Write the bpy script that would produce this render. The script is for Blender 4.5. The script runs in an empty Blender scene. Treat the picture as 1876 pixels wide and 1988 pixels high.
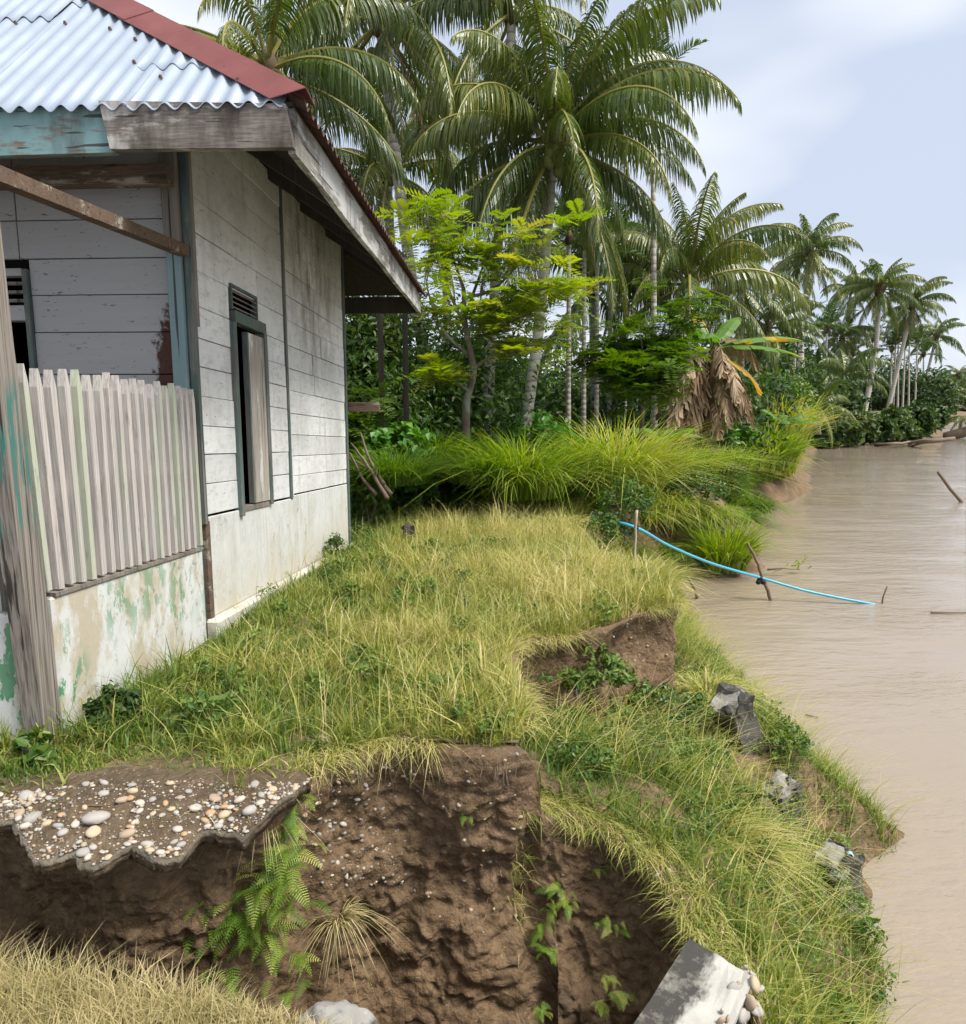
import bpy, math, random
import numpy as np
from mathutils import Vector, Matrix, noise as mnoise

random.seed(7)
RNG = np.random.default_rng(11)
R = math.radians
scene = bpy.context.scene
COL = scene.collection

# ------------------------------------------------------------------ camera
EYE = 3.2                      # metres above the river
PITCH = R(8.42)
cam_data = bpy.data.cameras.new('camera')
cam_data.sensor_fit = 'HORIZONTAL'
cam_data.sensor_width = 36.0
cam_data.lens = 36.0 * 1469.0 / 1920.0
cam_data.clip_start = 0.05
cam_data.clip_end = 3000
cam = bpy.data.objects.new('camera', cam_data)
COL.objects.link(cam)
cam.location = (0, 0, EYE)
cam.rotation_euler = (math.pi / 2 - PITCH, 0, 0)
scene.camera = cam

# ------------------------------------------------------------------ sky, sun, exposure
SUN_AZ, SUN_EL = R(118), R(56)  # azimuth clockwise from straight ahead (+Y towards +X)
world = bpy.data.worlds.new('World')
scene.world = world
world.use_nodes = True
wn, wl = world.node_tree.nodes, world.node_tree.links
wn.clear()
w_out = wn.new('ShaderNodeOutputWorld')
w_bg = wn.new('ShaderNodeBackground')
w_sky = wn.new('ShaderNodeTexSky')
w_sky.sky_type = 'NISHITA'
w_sky.sun_disc = False
w_sky.sun_elevation = SUN_EL
w_sky.sun_rotation = SUN_AZ
w_sky.air_density = 1.0
w_sky.dust_density = 2.0
w_scale = wn.new('ShaderNodeVectorMath'); w_scale.operation = 'SCALE'; w_scale.inputs['Scale'].default_value = 0.10
wl.new(w_sky.outputs[0], w_scale.inputs[0])
w_tc = wn.new('ShaderNodeTexCoord')
w_map = wn.new('ShaderNodeMapping'); w_map.inputs['Scale'].default_value = (1.0, 1.0, 2.2); w_map.inputs['Location'].default_value = (1.7, 8.2, 3.1)
wl.new(w_tc.outputs['Generated'], w_map.inputs[0])
w_n = wn.new('ShaderNodeTexNoise'); w_n.inputs['Scale'].default_value = 1.7; w_n.inputs['Detail'].default_value = 3.5; w_n.inputs['Roughness'].default_value = 0.42
wl.new(w_map.outputs[0], w_n.inputs['Vector'])
w_r = wn.new('ShaderNodeValToRGB')
w_r.color_ramp.elements[0].position = 0.41; w_r.color_ramp.elements[0].color = (0.60, 0.67, 0.81, 1)
w_r.color_ramp.elements[1].position = 0.57; w_r.color_ramp.elements[1].color = (1.04, 1.06, 1.08, 1)
wl.new(w_n.outputs[0], w_r.inputs[0])
w_mix = wn.new('ShaderNodeMix'); w_mix.data_type = 'RGBA'; w_mix.inputs[0].default_value = 0.86
wl.new(w_scale.outputs[0], w_mix.inputs[6]); wl.new(w_r.outputs[0], w_mix.inputs[7])
wl.new(w_mix.outputs[2], w_bg.inputs['Color'])
w_bg.inputs['Strength'].default_value = 0.275
wl.new(w_bg.outputs[0], w_out.inputs[0])

sun_data = bpy.data.lights.new('sun', 'SUN')
sun_data.energy = 1.5
sun_data.angle = R(25)
sun_data.color = (1.0, 0.95, 0.87)
sun = bpy.data.objects.new('sun', sun_data)
COL.objects.link(sun)
_sd = Vector((math.sin(SUN_AZ) * math.cos(SUN_EL), math.cos(SUN_AZ) * math.cos(SUN_EL), math.sin(SUN_EL)))
sun.rotation_euler = _sd.to_track_quat('Z', 'Y').to_euler()

scene.view_settings.view_transform = 'Standard'
scene.view_settings.look = 'None'
scene.view_settings.gamma = 1.0
scene.view_settings.exposure = 2.12
scene.render.engine = 'CYCLES'
scene.cycles.max_bounces = 4
scene.cycles.debug_use_spatial_splits = True
scene.cycles.diffuse_bounces = 2
scene.cycles.glossy_bounces = 2
scene.cycles.transmission_bounces = 2
scene.cycles.transparent_max_bounces = 4
scene.cycles.use_denoising = True
scene.cycles.use_adaptive_sampling = True
scene.cycles.adaptive_threshold = 0.04

# ------------------------------------------------------------------ pixel <-> place helpers (1876 x 1988 reading of the photo)
FPX, CXP, CYP = 1435.3, 938.0, 994.2
CP, SP = math.cos(PITCH), math.sin(PITCH)
def ray(px, py):
    a = (px - CXP) / FPX; b = (CYP - py) / FPX
    return np.array([a, CP + b * SP, -SP + b * CP])
def at(px, py, y):
    r = ray(px, py); p = r * (y / r[1]); p[2] += EYE; return p
def atz(px, py, z):
    r = ray(px, py); p = r * ((z - EYE) / r[2]); p[2] += EYE; return p

# ------------------------------------------------------------------ mesh helpers
def mesh_from(name, V, quads=None, tris=None, tint=None, smooth=False, polys=None):
    V = np.asarray(V, dtype=np.float32).reshape(-1, 3)
    me = bpy.data.meshes.new(name)
    if polys is not None:
        me.from_pydata(V.tolist(), [], polys)
    else:
        q = np.zeros((0, 4), np.int32) if quads is None or len(quads) == 0 else np.asarray(quads, np.int32).reshape(-1, 4)
        t = np.zeros((0, 3), np.int32) if tris is None or len(tris) == 0 else np.asarray(tris, np.int32).reshape(-1, 3)
        me.vertices.add(len(V)); me.vertices.foreach_set('co', V.ravel())
        loops = np.concatenate([q.ravel(), t.ravel()])
        me.loops.add(len(loops)); me.loops.foreach_set('vertex_index', loops)
        n = len(q) + len(t)
        me.polygons.add(n)
        st = np.concatenate([np.arange(len(q)) * 4, len(q) * 4 + np.arange(len(t)) * 3]).astype(np.int32)
        me.polygons.foreach_set('loop_start', st)
        me.update(calc_edges=True)
    if tint is not None:
        at_ = me.attributes.new('tint', 'FLOAT', 'POINT')
        at_.data.foreach_set('value', np.asarray(tint, np.float32))
    me.polygons.foreach_set('use_smooth', np.full(len(me.polygons), bool(smooth)))
    me.validate()
    return me
def link(name, me, mat=None, parent=None):
    if mat is not None:
        if not isinstance(mat, (list, tuple)): mat = [mat]
        if len(me.materials) == 0:
            for m in mat: me.materials.append(m)
    o = bpy.data.objects.new(name, me); COL.objects.link(o)
    if parent is not None: o.parent = parent
    return o
def empty(name, loc=(0, 0, 0)):
    o = bpy.data.objects.new(name, None); COL.objects.link(o); o.location = loc
    o.empty_display_size = 0.2
    return o
def tag(o, label=None, cat=None, group=None, kind=None):
    if label: o['label'] = label
    if cat: o['category'] = cat
    if group: o['group'] = group
    if kind: o['kind'] = kind
    return o
BOXQ = [(0, 3, 2, 1), (4, 5, 6, 7), (0, 1, 5, 4), (1, 2, 6, 5), (2, 3, 7, 6), (3, 0, 4, 7)]
class Geo:
    def __init__(s): s.V = []; s.Q = []; s.T = []; s.n = 0; s.tint = []
    def add(s, V, Q=None, T=None, tint=0.0):
        V = np.asarray(V, float).reshape(-1, 3)
        if Q is not None and len(Q): s.Q.append(np.asarray(Q, int).reshape(-1, 4) + s.n)
        if T is not None and len(T): s.T.append(np.asarray(T, int).reshape(-1, 3) + s.n)
        s.V.append(V); s.n += len(V)
        s.tint.append(np.broadcast_to(np.asarray(tint, float), (len(V),)))
    def mesh(s, name, smooth=False):
        return mesh_from(name, np.concatenate(s.V), np.concatenate(s.Q) if s.Q else None, np.concatenate(s.T) if s.T else None, np.concatenate(s.tint), smooth)
    def tube(s, pts, rad, sides=8, tint=0.0, caps=True):
        pts = np.asarray(pts, float); n = len(pts); rad = np.broadcast_to(np.asarray(rad, float), (n,))
        tg = np.gradient(pts, axis=0); tg /= np.linalg.norm(tg, axis=1)[:, None] + 1e-9
        ref = np.array([0.0, 0, 1]) if abs(tg[0][2]) < 0.9 else np.array([1.0, 0, 0])
        V = []; prev = None
        for i in range(n):
            x = np.cross(ref, tg[i]) if prev is None else prev - tg[i] * np.dot(prev, tg[i])
            x /= np.linalg.norm(x) + 1e-9; prev = x
            y = np.cross(tg[i], x)
            a = np.arange(sides) * 2 * math.pi / sides
            V.append(pts[i] + rad[i] * (np.cos(a)[:, None] * x + np.sin(a)[:, None] * y))
        V = np.concatenate(V)
        Q = [(i * sides + k, i * sides + (k + 1) % sides, (i + 1) * sides + (k + 1) % sides, (i + 1) * sides + k) for i in range(n - 1) for k in range(sides)]
        T = []
        if caps:
            V = np.concatenate([V, pts[:1], pts[-1:]]); c0 = n * sides; c1 = c0 + 1
            T = [(c0, (k + 1) % sides, k) for k in range(sides)] + [(c1, (n - 1) * sides + k, (n - 1) * sides + (k + 1) % sides) for k in range(sides)]
        s.add(V, Q, T, tint)
def curve_pts(ctrl, n=12):
    """Catmull-Rom through control points."""
    c = [np.asarray(p, float) for p in ctrl]; c = [2 * c[0] - c[1]] + c + [2 * c[-1] - c[-2]]
    out = []
    m = len(c) - 3
    for i in range(m):
        for t in np.linspace(0, 1, n, endpoint=(i == m - 1)):
            p0, p1, p2, p3 = c[i:i + 4]
            out.append(0.5 * ((2 * p1) + (-p0 + p2) * t + (2 * p0 - 5 * p1 + 4 * p2 - p3) * t * t + (-p0 + 3 * p1 - 3 * p2 + p3) * t ** 3))
    return np.array(out)
def fbm(x, y, z=0.0, sc=1.0, oct=4):
    return mnoise.fractal(Vector((x * sc, y * sc, z * sc)), 1.0, 2.0, oct)
def inside(poly, x, y):
    x = np.asarray(x, float); y = np.asarray(y, float); res = np.zeros(x.shape, bool)
    n = len(poly); j = n - 1
    for i in range(n):
        xi, yi = poly[i]; xj, yj = poly[j]
        if yi != yj:
            c = ((yi > y) != (yj > y)) & (x < (xj - xi) * (y - yi) / (yj - yi) + xi)
            res ^= c
        j = i
    return res
def polydist(line, x, y):
    x = np.asarray(x, float); y = np.asarray(y, float); d = np.full(x.shape, 1e9)
    for (ax, ay), (bx, by) in zip(line[:-1], line[1:]):
        dx, dy = bx - ax, by - ay; L = dx * dx + dy * dy + 1e-12
        t = np.clip(((x - ax) * dx + (y - ay) * dy) / L, 0, 1)
        d = np.minimum(d, np.hypot(x - ax - t * dx, y - ay - t * dy))
    return d

# ------------------------------------------------------------------ materials
class NT:
    def __init__(s, name):
        s.m = bpy.data.materials.new(name); s.m.use_nodes = True
        s.n = s.m.node_tree.nodes; s.l = s.m.node_tree.links
        s.b = s.n['Principled BSDF']; s.out = s.n['Material Output']
        s._tc = None
    def tc(s, kind='Object'):
        if s._tc is None: s._tc = s.n.new('ShaderNodeTexCoord')
        return s._tc.outputs[kind]
    def pos(s):
        g = s.n.new('ShaderNodeNewGeometry'); return g.outputs['Position']
    def mapping(s, vec, scale=(1, 1, 1), loc=(0, 0, 0), rot=(0, 0, 0)):
        m = s.n.new('ShaderNodeMapping'); m.inputs['Scale'].default_value = scale; m.inputs['Location'].default_value = loc; m.inputs['Rotation'].default_value = rot
        s.l.new(vec, m.inputs[0]); return m.outputs[0]
    def noise(s, vec, scale, detail=4, rough=0.55, out=0):
        n = s.n.new('ShaderNodeTexNoise'); n.inputs['Scale'].default_value = scale; n.inputs['Detail'].default_value = detail; n.inputs['Roughness'].default_value = rough
        if vec is not None: s.l.new(vec, n.inputs['Vector'])
        return n.outputs[out]
    def vor(s, vec, scale, out='Distance'):
        n = s.n.new('ShaderNodeTexVoronoi'); n.inputs['Scale'].default_value = scale; s.l.new(vec, n.inputs['Vector']); return n.outputs[out]
    def ramp(s, fac, stops, interp='LINEAR'):
        r = s.n.new('ShaderNodeValToRGB'); e = r.color_ramp.elements; r.color_ramp.interpolation = interp
        while len(e) < len(stops): e.new(0.5)
        for k, (p, c) in enumerate(stops):
            e[k].position = p; e[k].color = (c, c, c, 1) if not isinstance(c, (tuple, list)) else (*c, 1)
        s.l.new(fac, r.inputs[0]); return r.outputs[0]
    def mix(s, fac, a, b, mode='MIX'):
        m = s.n.new('ShaderNodeMix'); m.data_type = 'RGBA'; m.blend_type = mode
        for sock, v in ((m.inputs[0], fac), (m.inputs[6], a), (m.inputs[7], b)):
            if isinstance(v, (int, float)): sock.default_value = v
            elif isinstance(v, (tuple, list)): sock.default_value = (*v, 1)
            else: s.l.new(v, sock)
        return m.outputs[2]
    def math(s, op, a, b=0.0):
        m = s.n.new('ShaderNodeMath'); m.operation = op
        for sock, v in ((m.inputs[0], a), (m.inputs[1], b)):
            if isinstance(v, (int, float)): sock.default_value = v
            else: s.l.new(v, sock)
        return m.outputs[0]
    def bump(s, h, strength=0.3, dist=0.02, prev=None):
        b = s.n.new('ShaderNodeBump'); b.inputs['Strength'].default_value = strength; b.inputs['Distance'].default_value = dist
        s.l.new(h, b.inputs['Height'])
        if prev is not None: s.l.new(prev, b.inputs['Normal'])
        return b.outputs[0]
    def rnd(s):
        o = s.n.new('ShaderNodeObjectInfo'); return o.outputs['Random']
    def attr(s, name='tint'):
        a = s.n.new('ShaderNodeAttribute'); a.attribute_name = name; return a.outputs['Fac']
    def set(s, color=None, rough=0.7, normal=None, metal=0.0, spec=0.3):
        if color is not None:
            if isinstance(color, (tuple, list)): s.b.inputs['Base Color'].default_value = (*color, 1)
            else: s.l.new(color, s.b.inputs['Base Color'])
        if isinstance(rough, (int, float)): s.b.inputs['Roughness'].default_value = rough
        else: s.l.new(rough, s.b.inputs['Roughness'])
        if isinstance(metal, (int, float)): s.b.inputs['Metallic'].default_value = metal
        else: s.l.new(metal, s.b.inputs['Metallic'])
        s.b.inputs['Specular IOR Level'].default_value = spec
        if normal is not None: s.l.new(normal, s.b.inputs['Normal'])
        return s.m
    def translucent(s, color, fac=0.35):
        t = s.n.new('ShaderNodeBsdfTranslucent'); s.l.new(color, t.inputs[0])
        m = s.n.new('ShaderNodeMixShader'); m.inputs[0].default_value = fac
        s.l.new(s.b.outputs[0], m.inputs[1]); s.l.new(t.outputs[0], m.inputs[2]); s.l.new(m.outputs[0], s.out.inputs[0])

def leaf_mat(name, stops, rough=0.5, trans=0.35, spec=0.35, rnd=0.25):
    t = NT(name)
    f = t.math('ADD', t.attr('tint'), t.math('MULTIPLY', t.math('SUBTRACT', t.rnd(), 0.5), rnd))
    c = t.ramp(f, stops)
    t.set(c, rough, spec=spec)
    if trans > 0:
        tc = t.mix(0.5, c, (0.9, 1.0, 0.25), 'MULTIPLY')
        hs = t.n.new('ShaderNodeHueSaturation'); hs.inputs['Saturation'].default_value = 1.1; hs.inputs['Value'].default_value = 1.7
        t.l.new(tc, hs.inputs['Color'])
        t.translucent(hs.outputs[0], trans)
    return t.m
M = {}
M['grass'] = leaf_mat('grass_blades', [(0.0, (0.06, 0.12, 0.018)), (0.35, (0.17, 0.215, 0.035)), (0.65, (0.34, 0.33, 0.085)), (1.0, (0.56, 0.47, 0.24))], 0.5, 0.27, rnd=0)
M['grass_bright'] = leaf_mat('bright_tall_grass', [(0.0, (0.06, 0.12, 0.016)), (0.5, (0.16, 0.24, 0.024)), (0.85, (0.34, 0.40, 0.055)), (1.0, (0.40, 0.34, 0.14))], 0.45, 0.4, rnd=0)
M['grass_dry'] = leaf_mat('dry_grass', [(0.0, (0.16, 0.16, 0.05)), (0.4, (0.36, 0.30, 0.14)), (1.0, (0.55, 0.46, 0.28))], 0.6, 0.25, rnd=0)
M['frond'] = leaf_mat('palm_leaflet', [(0.0, (0.034, 0.066, 0.015)), (0.5, (0.078, 0.115, 0.024)), (0.8, (0.15, 0.17, 0.034)), (1.0, (0.27, 0.22, 0.05))], 0.34, 0.3, spec=0.55, rnd=0.4)
M['frond_dead'] = leaf_mat('dead_palm_leaflet', [(0.0, (0.13, 0.09, 0.05)), (1.0, (0.28, 0.20, 0.12))], 0.7, 0.1)
M['areca'] = leaf_mat('areca_leaflet', [(0.0, (0.018, 0.05, 0.014)), (1.0, (0.06, 0.10, 0.025))], 0.4, 0.25)
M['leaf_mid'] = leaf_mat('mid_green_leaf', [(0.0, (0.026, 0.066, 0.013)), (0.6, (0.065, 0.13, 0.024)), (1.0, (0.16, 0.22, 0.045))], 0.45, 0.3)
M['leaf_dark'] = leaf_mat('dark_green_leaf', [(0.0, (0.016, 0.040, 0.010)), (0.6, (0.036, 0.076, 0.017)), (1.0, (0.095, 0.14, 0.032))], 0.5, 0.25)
M['leaf_lime'] = leaf_mat('lime_pinnate_leaf', [(0.0, (0.12, 0.20, 0.022)), (0.5, (0.23, 0.31, 0.038)), (0.8, (0.36, 0.37, 0.065)), (1.0, (0.36, 0.26, 0.06))], 0.5, 0.36, rnd=0.45)
M['leaf_pin'] = leaf_mat('green_pinnate_leaf', [(0.0, (0.04, 0.09, 0.012)), (0.6, (0.095, 0.165, 0.022)), (1.0, (0.20, 0.26, 0.045))], 0.5, 0.35, rnd=0.5)
M['leaf_broad'] = leaf_mat('broad_green_leaf', [(0.0, (0.03, 0.10, 0.016)), (0.7, (0.075, 0.19, 0.03)), (1.0, (0.14, 0.27, 0.05))], 0.38, 0.3)
M['fern'] = leaf_mat('fern_leaf', [(0.0, (0.06, 0.14, 0.018)), (0.6, (0.17, 0.29, 0.03)), (1.0, (0.34, 0.36, 0.09))], 0.5, 0.35, rnd=0.6)
M['banana'] = leaf_mat('banana_leaf', [(0.0, (0.06, 0.14, 0.025)), (0.6, (0.12, 0.23, 0.04)), (0.85, (0.42, 0.33, 0.04)), (1.0, (0.42, 0.22, 0.05))], 0.4, 0.4, rnd=0.1)
M['banana_dead'] = leaf_mat('dead_banana_leaf', [(0.0, (0.09, 0.055, 0.03)), (0.6, (0.22, 0.15, 0.085)), (1.0, (0.42, 0.32, 0.22))], 0.8, 0.1, rnd=0.6)
M['leaf_far'] = leaf_mat('far_leaf', [(0.0, (0.02, 0.045, 0.014)), (0.6, (0.042, 0.08, 0.022)), (1.0, (0.10, 0.145, 0.035))], 0.55, 0.25)

def bark_mat(name, c0, c1, ring=14):
    t = NT(name); p = t.tc('Object')
    n = t.noise(p, 9, 5); w = t.n.new('ShaderNodeTexWave'); w.bands_direction = 'Z'; w.inputs['Scale'].default_value = ring / 6.28; w.inputs['Distortion'].default_value = 2.5; w.inputs['Detail'].default_value = 2
    t.l.new(p, w.inputs['Vector'])
    c = t.mix(n, c0, c1); c = t.mix(t.ramp(w.outputs['Fac'], [(0.0, 0.55), (0.25, 0.0)]), c, (0.09, 0.075, 0.06))
    lich = t.ramp(t.noise(p, 2.2, 3), [(0.52, 0.0), (0.62, 0.6)])
    c = t.mix(lich, c, (0.36, 0.36, 0.32))
    return t.set(c, 0.85, t.bump(t.math('ADD', w.outputs['Fac'], n), 0.5, 0.02))
M['palm_bark'] = bark_mat('palm_bark', (0.20, 0.18, 0.15), (0.36, 0.34, 0.30))
M['pale_bark'] = bark_mat('pale_palm_bark', (0.34, 0.32, 0.28), (0.50, 0.48, 0.43), 10)
M['bark'] = bark_mat('shrub_bark', (0.10, 0.08, 0.06), (0.24, 0.20, 0.15), 3)
def plain(name, c, rough=0.7, spec=0.3, var=0.3, sc=12):
    t = NT(name); n = t.noise(t.tc('Object'), sc, 4)
    c2 = tuple(x * (1 - var) for x in c)
    return t.set(t.mix(n, c2, c), rough, spec=spec, normal=t.bump(n, 0.15, 0.01))
M['rachis'] = plain('palm_rachis', (0.26, 0.24, 0.055), 0.5)
M['rachis_green'] = plain('palm_rachis_green', (0.15, 0.18, 0.04), 0.5)
M['coconut'] = plain('green_coconut', (0.17, 0.18, 0.045), 0.45)
M['crown_fibre'] = plain('crown_fibre', (0.10, 0.07, 0.04), 0.9)
M['flower'] = plain('palm_flower_spray', (0.44, 0.36, 0.16), 0.7)

def wood_mat(name, base, dark, paint=None, paint_cov=0.5, grain_axis=2, stain=0.25, sc=1.0, fine=True):
    """weathered timber; optional flaking paint layer."""
    t = NT(name); p = t.pos()
    s = [24, 24, 24]; s[grain_axis] = 1.6
    g = t.noise(t.mapping(p, tuple(x * sc for x in s)), 1.0, 6, 0.6)
    c = t.mix(g, dark, base)
    s3 = [120, 120, 120]; s3[grain_axis] = 2.2; s4 = [46, 46, 46]; s4[grain_axis] = .9
    fg = t.noise(t.mapping(p, tuple(s3)), 1.0, 3, 0.6); c = t.mix(t.ramp(fg, [(0.42, 0.55), (0.56, 0.0)]), c, tuple(x * 0.7 for x in dark))
    rn = t.rnd()
    c = t.mix(t.math('MULTIPLY', rn, 0.35), c, tuple(x * 0.62 for x in base))
    if paint is not None:
        s2 = [5, 5, 5]; s2[grain_axis] = 1.4
        f = t.noise(t.mapping(p, tuple(s2)), 1.5, 8, 0.68)
        k = 0.5 + (0.5 - paint_cov) * 0.55
        mask = t.ramp(f, [(k - 0.03, 0.0), (k + 0.03, 1.0)])
        pc = t.mix(t.noise(p, 3.0, 3), tuple(x * 0.8 for x in paint), paint)
        c = t.mix(mask, c, pc)
    ck = t.ramp(t.noise(t.mapping(p, tuple(s4), (3, 1, 2)), 1.0, 3, 0.5), [(0.635, 0.0), (0.655, 1.0)]); c = t.mix(t.math('MULTIPLY', ck, 0.85), c, (0.03, 0.026, 0.022))
    st = t.ramp(t.noise(t.mapping(p, (2.5, 2.5, 0.9)), 1.6, 6, 0.65), [(0.46, 0.0), (0.66, 1.0)])
    c = t.mix(t.math('MULTIPLY', st, stain), c, (0.055, 0.045, 0.035))
    return t.set(c, 0.8, t.bump(g, 0.35, 0.004), spec=0.2)

def white_plank_mat():
    t = NT('white_painted_plank'); p = t.pos()
    g = t.noise(t.mapping(p, (3, 3, 40)), 1.0, 5, 0.6)
    c = t.mix(g, (0.63, 0.635, 0.635), (0.77, 0.775, 0.775))
    c = t.mix(t.math('MULTIPLY', t.rnd(), 0.7), c, (0.51, 0.515, 0.515))
    big = t.ramp(t.noise(p, 1.7, 5, 0.6), [(0.42, 0.0), (0.72, 1.0)])
    c = t.mix(t.math('MULTIPLY', big, 0.6), c, (0.34, 0.335, 0.32))
    sm = t.ramp(t.noise(t.mapping(p, (4, 4, 9)), 2.2, 7, 0.7), [(0.5, 0.0), (0.7, 1.0)]); c = t.mix(t.math('MULTIPLY', sm, 0.5), c, (0.30, 0.29, 0.275))
    run = t.ramp(t.noise(t.mapping(p, (7, 7, 0.7)), 1.5, 5, 0.6), [(0.55, 0.0), (0.75, 1.0)])
    c = t.mix(t.math('MULTIPLY', run, 0.35), c, (0.22, 0.19, 0.15))
    speck = t.ramp(t.noise(t.mapping(p, (16, 16, 30)), 1.4, 3, 0.6), [(0.66, 0.0), (0.71, 1.0)])
    c = t.mix(t.math('MULTIPLY', speck, 0.7), c, (0.07, 0.06, 0.05))
    # the old leak below the rear eave
    vm = t.n.new('ShaderNodeVectorMath'); vm.operation = 'DISTANCE'; t.l.new(t.mapping(p, (1, 1, 0.8)), vm.inputs[0]); vm.inputs[1].default_value = (-1.6, 7.0, 3.55)
    lk = t.ramp(vm.outputs['Value'], [(0.35, 1.0), (1.2, 0.0)])
    lk = t.math('MULTIPLY', lk, t.ramp(t.noise(t.mapping(p, (5, 5, 1.6)), 1.6, 6, 0.7), [(0.4, 0.0), (0.62, 1.0)]))
    c = t.mix(t.math('MULTIPLY', lk, 0.75), c, (0.13, 0.085, 0.05))
    return t.set(c, 0.75, t.bump(t.math('ADD', g, speck), 0.25, 0.003), spec=0.25)
M['plank_white'] = white_plank_mat()
def grey_plank_mat():
    t = NT('porch_shaded_plank'); p = t.pos()
    g = t.noise(t.mapping(p, (3, 3, 40)), 1.0, 5, 0.6)
    c = t.mix(g, (0.30, 0.305, 0.31), (0.38, 0.385, 0.39))  # white boards darkened to grey: the porch roof's shade put into the base
    c = t.mix(t.math('MULTIPLY', t.rnd(), 0.4), c, (0.28, 0.285, 0.29))
    chip = t.ramp(t.noise(t.mapping(p, (14, 14, 50)), 1.3, 4, 0.65), [(0.64, 0.0), (0.68, 1.0)])
    c = t.mix(chip, c, (0.10, 0.085, 0.07))
    vm = t.n.new('ShaderNodeVectorMath'); vm.operation = 'DISTANCE'; t.l.new(t.mapping(p, (1.5, 1, 0.62)), vm.inputs[0]); vm.inputs[1].default_value = (-1.79 * 1.5, 4.5, 3.35 * 0.62)
    bl = t.math('ADD', t.ramp(vm.outputs['Value'], [(0.10, 1.0), (0.46, 0.0)]), t.math('MULTIPLY', t.math('SUBTRACT', t.noise(p, 22, 5, 0.7), 0.5), 0.9))
    bl = t.ramp(bl, [(0.42, 0.0), (0.55, 1.0)])
    c = t.mix(bl, c, t.mix(t.noise(p, 40, 3), (0.02, 0.012, 0.01), (0.11, 0.045, 0.03)))
    return t.set(c, 0.75, t.bump(g, 0.2, 0.003), spec=0.25)
M['plank_grey'] = grey_plank_mat()
def plaster_mat(name, green, yellow):
    t = NT(name); p = t.pos()
    n1 = t.noise(p, 6, 7, 0.62); c = t.mix(n1, (0.44, 0.45, 0.44), (0.60, 0.61, 0.60))
    if yellow:
        zf = t.n.new('ShaderNodeSeparateXYZ'); t.l.new(p, zf.inputs[0])
        low = t.math('MULTIPLY', t.ramp(t.math('ADD', t.math('MULTIPLY', t.math('SUBTRACT', zf.outputs['Z'], 1.6), 1.1), t.math('MULTIPLY', t.math('SUBTRACT', t.noise(t.mapping(p, (3, 3, 0.9)), 1.2, 5), 0.5), 1.2)), [(0.05, 1.0), (0.7, 0.0)]), 0.5)
        c = t.mix(low, c, (0.42, 0.34, 0.20))
        g2 = t.ramp(t.noise(t.mapping(p, (4, 4, 1.5)), 1.3, 6, 0.65), [(0.5, 0.0), (0.7, 1.0)])
        c = t.mix(t.math('MULTIPLY', g2, 0.55), c, (0.33, 0.32, 0.25))
        vs = t.ramp(t.noise(t.mapping(p, (11, 11, 0.5)), 1.2, 5, 0.65), [(0.56, 0.0), (0.68, 1.0)]); c = t.mix(t.math('MULTIPLY', vs, 0.4), c, (0.25, 0.23, 0.19))
        cr = t.ramp(t.noise(t.mapping(p, (3, 3, 1.2), (2, 5, 1)), 2.0, 6, 0.6), [(0.494, 0.0), (0.499, 1.0), (0.504, 0.0)]); c = t.mix(t.math('MULTIPLY', cr, 0.6), c, (0.16, 0.15, 0.13))
        mo = t.ramp(t.noise(p, 5, 6, 0.7), [(0.6, 0.0), (0.7, 1.0)]); c = t.mix(t.math('MULTIPLY', mo, 0.6), c, (0.15, 0.14, 0.11))
    if green:
        f = t.noise(t.mapping(p, (5, 5, 2.6)), 2.0, 9, 0.7)
        # base render in grey-buff, white undercoat and green topcoat flaking
        dirt = t.ramp(t.noise(t.mapping(p, (4, 4, 2.0), (3, 1, 5)), 1.6, 8, 0.68), [(0.44, 0.0), (0.56, 1.0)])
        c = t.mix(dirt, c, (0.40, 0.36, 0.28))
        gm = t.ramp(f, [(0.515, 0.0), (0.545, 1.0)])
        gsel = t.ramp(t.noise(t.mapping(p, (1.6, 1.6, 0.9), (1.2, 0.4, 2.0)), 1.3, 3), [(0.42, 0.0), (0.6, 1.0)])
        if green > 1: gsel = t.math('MAXIMUM', gsel, 0.9)
        c = t.mix(t.math('MULTIPLY', gm, gsel), c, (0.075, 0.23, 0.12))
        soot = t.ramp(t.noise(p, 14, 5, 0.7), [(0.60, 0.0), (0.68, 1.0)])
        c = t.mix(t.math('MULTIPLY', soot, 0.5), c, (0.10, 0.10, 0.08))
    return t.set(c, 0.85, t.bump(t.noise(p, 25, 6, 0.65), 0.35, 0.006), spec=0.2)
M['plaster'] = plaster_mat('stained_plaster', 0, True)
M['plaster_green'] = plaster_mat('flaking_green_plaster', 1, False)
M['plaster_green_dense'] = plaster_mat('flaking_green_plaster_dense', 2, False)
M['wood_grey'] = wood_mat('weathered_grey_timber', (0.33, 0.30, 0.26), (0.12, 0.10, 0.085), stain=0.5)
M['wood_trim'] = wood_mat('dark_green_grey_trim', (0.24, 0.25, 0.23), (0.09, 0.09, 0.08), (0.10, 0.14, 0.13), 0.5, stain=0.4)
M['wood_teal'] = wood_mat('teal_painted_board', (0.28, 0.26, 0.22), (0.12, 0.11, 0.10), (0.20, 0.33, 0.34), 0.62, 0, stain=0.9)
M['wood_tealpost'] = wood_mat('teal_painted_post', (0.25, 0.25, 0.23), (0.10, 0.10, 0.09), (0.20, 0.29, 0.31), 0.8, 2, stain=0.35)
M['wood_pale'] = wood_mat('pale_mouldy_board', (0.34, 0.31, 0.28), (0.12, 0.10, 0.09), (0.52, 0.50, 0.47), 0.48, 0, stain=0.95)
M['wood_fascia'] = wood_mat('grey_side_fascia', (0.33, 0.32, 0.29), (0.16, 0.15, 0.13), (0.46, 0.47, 0.46), 0.5, 1, stain=0.95)
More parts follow.
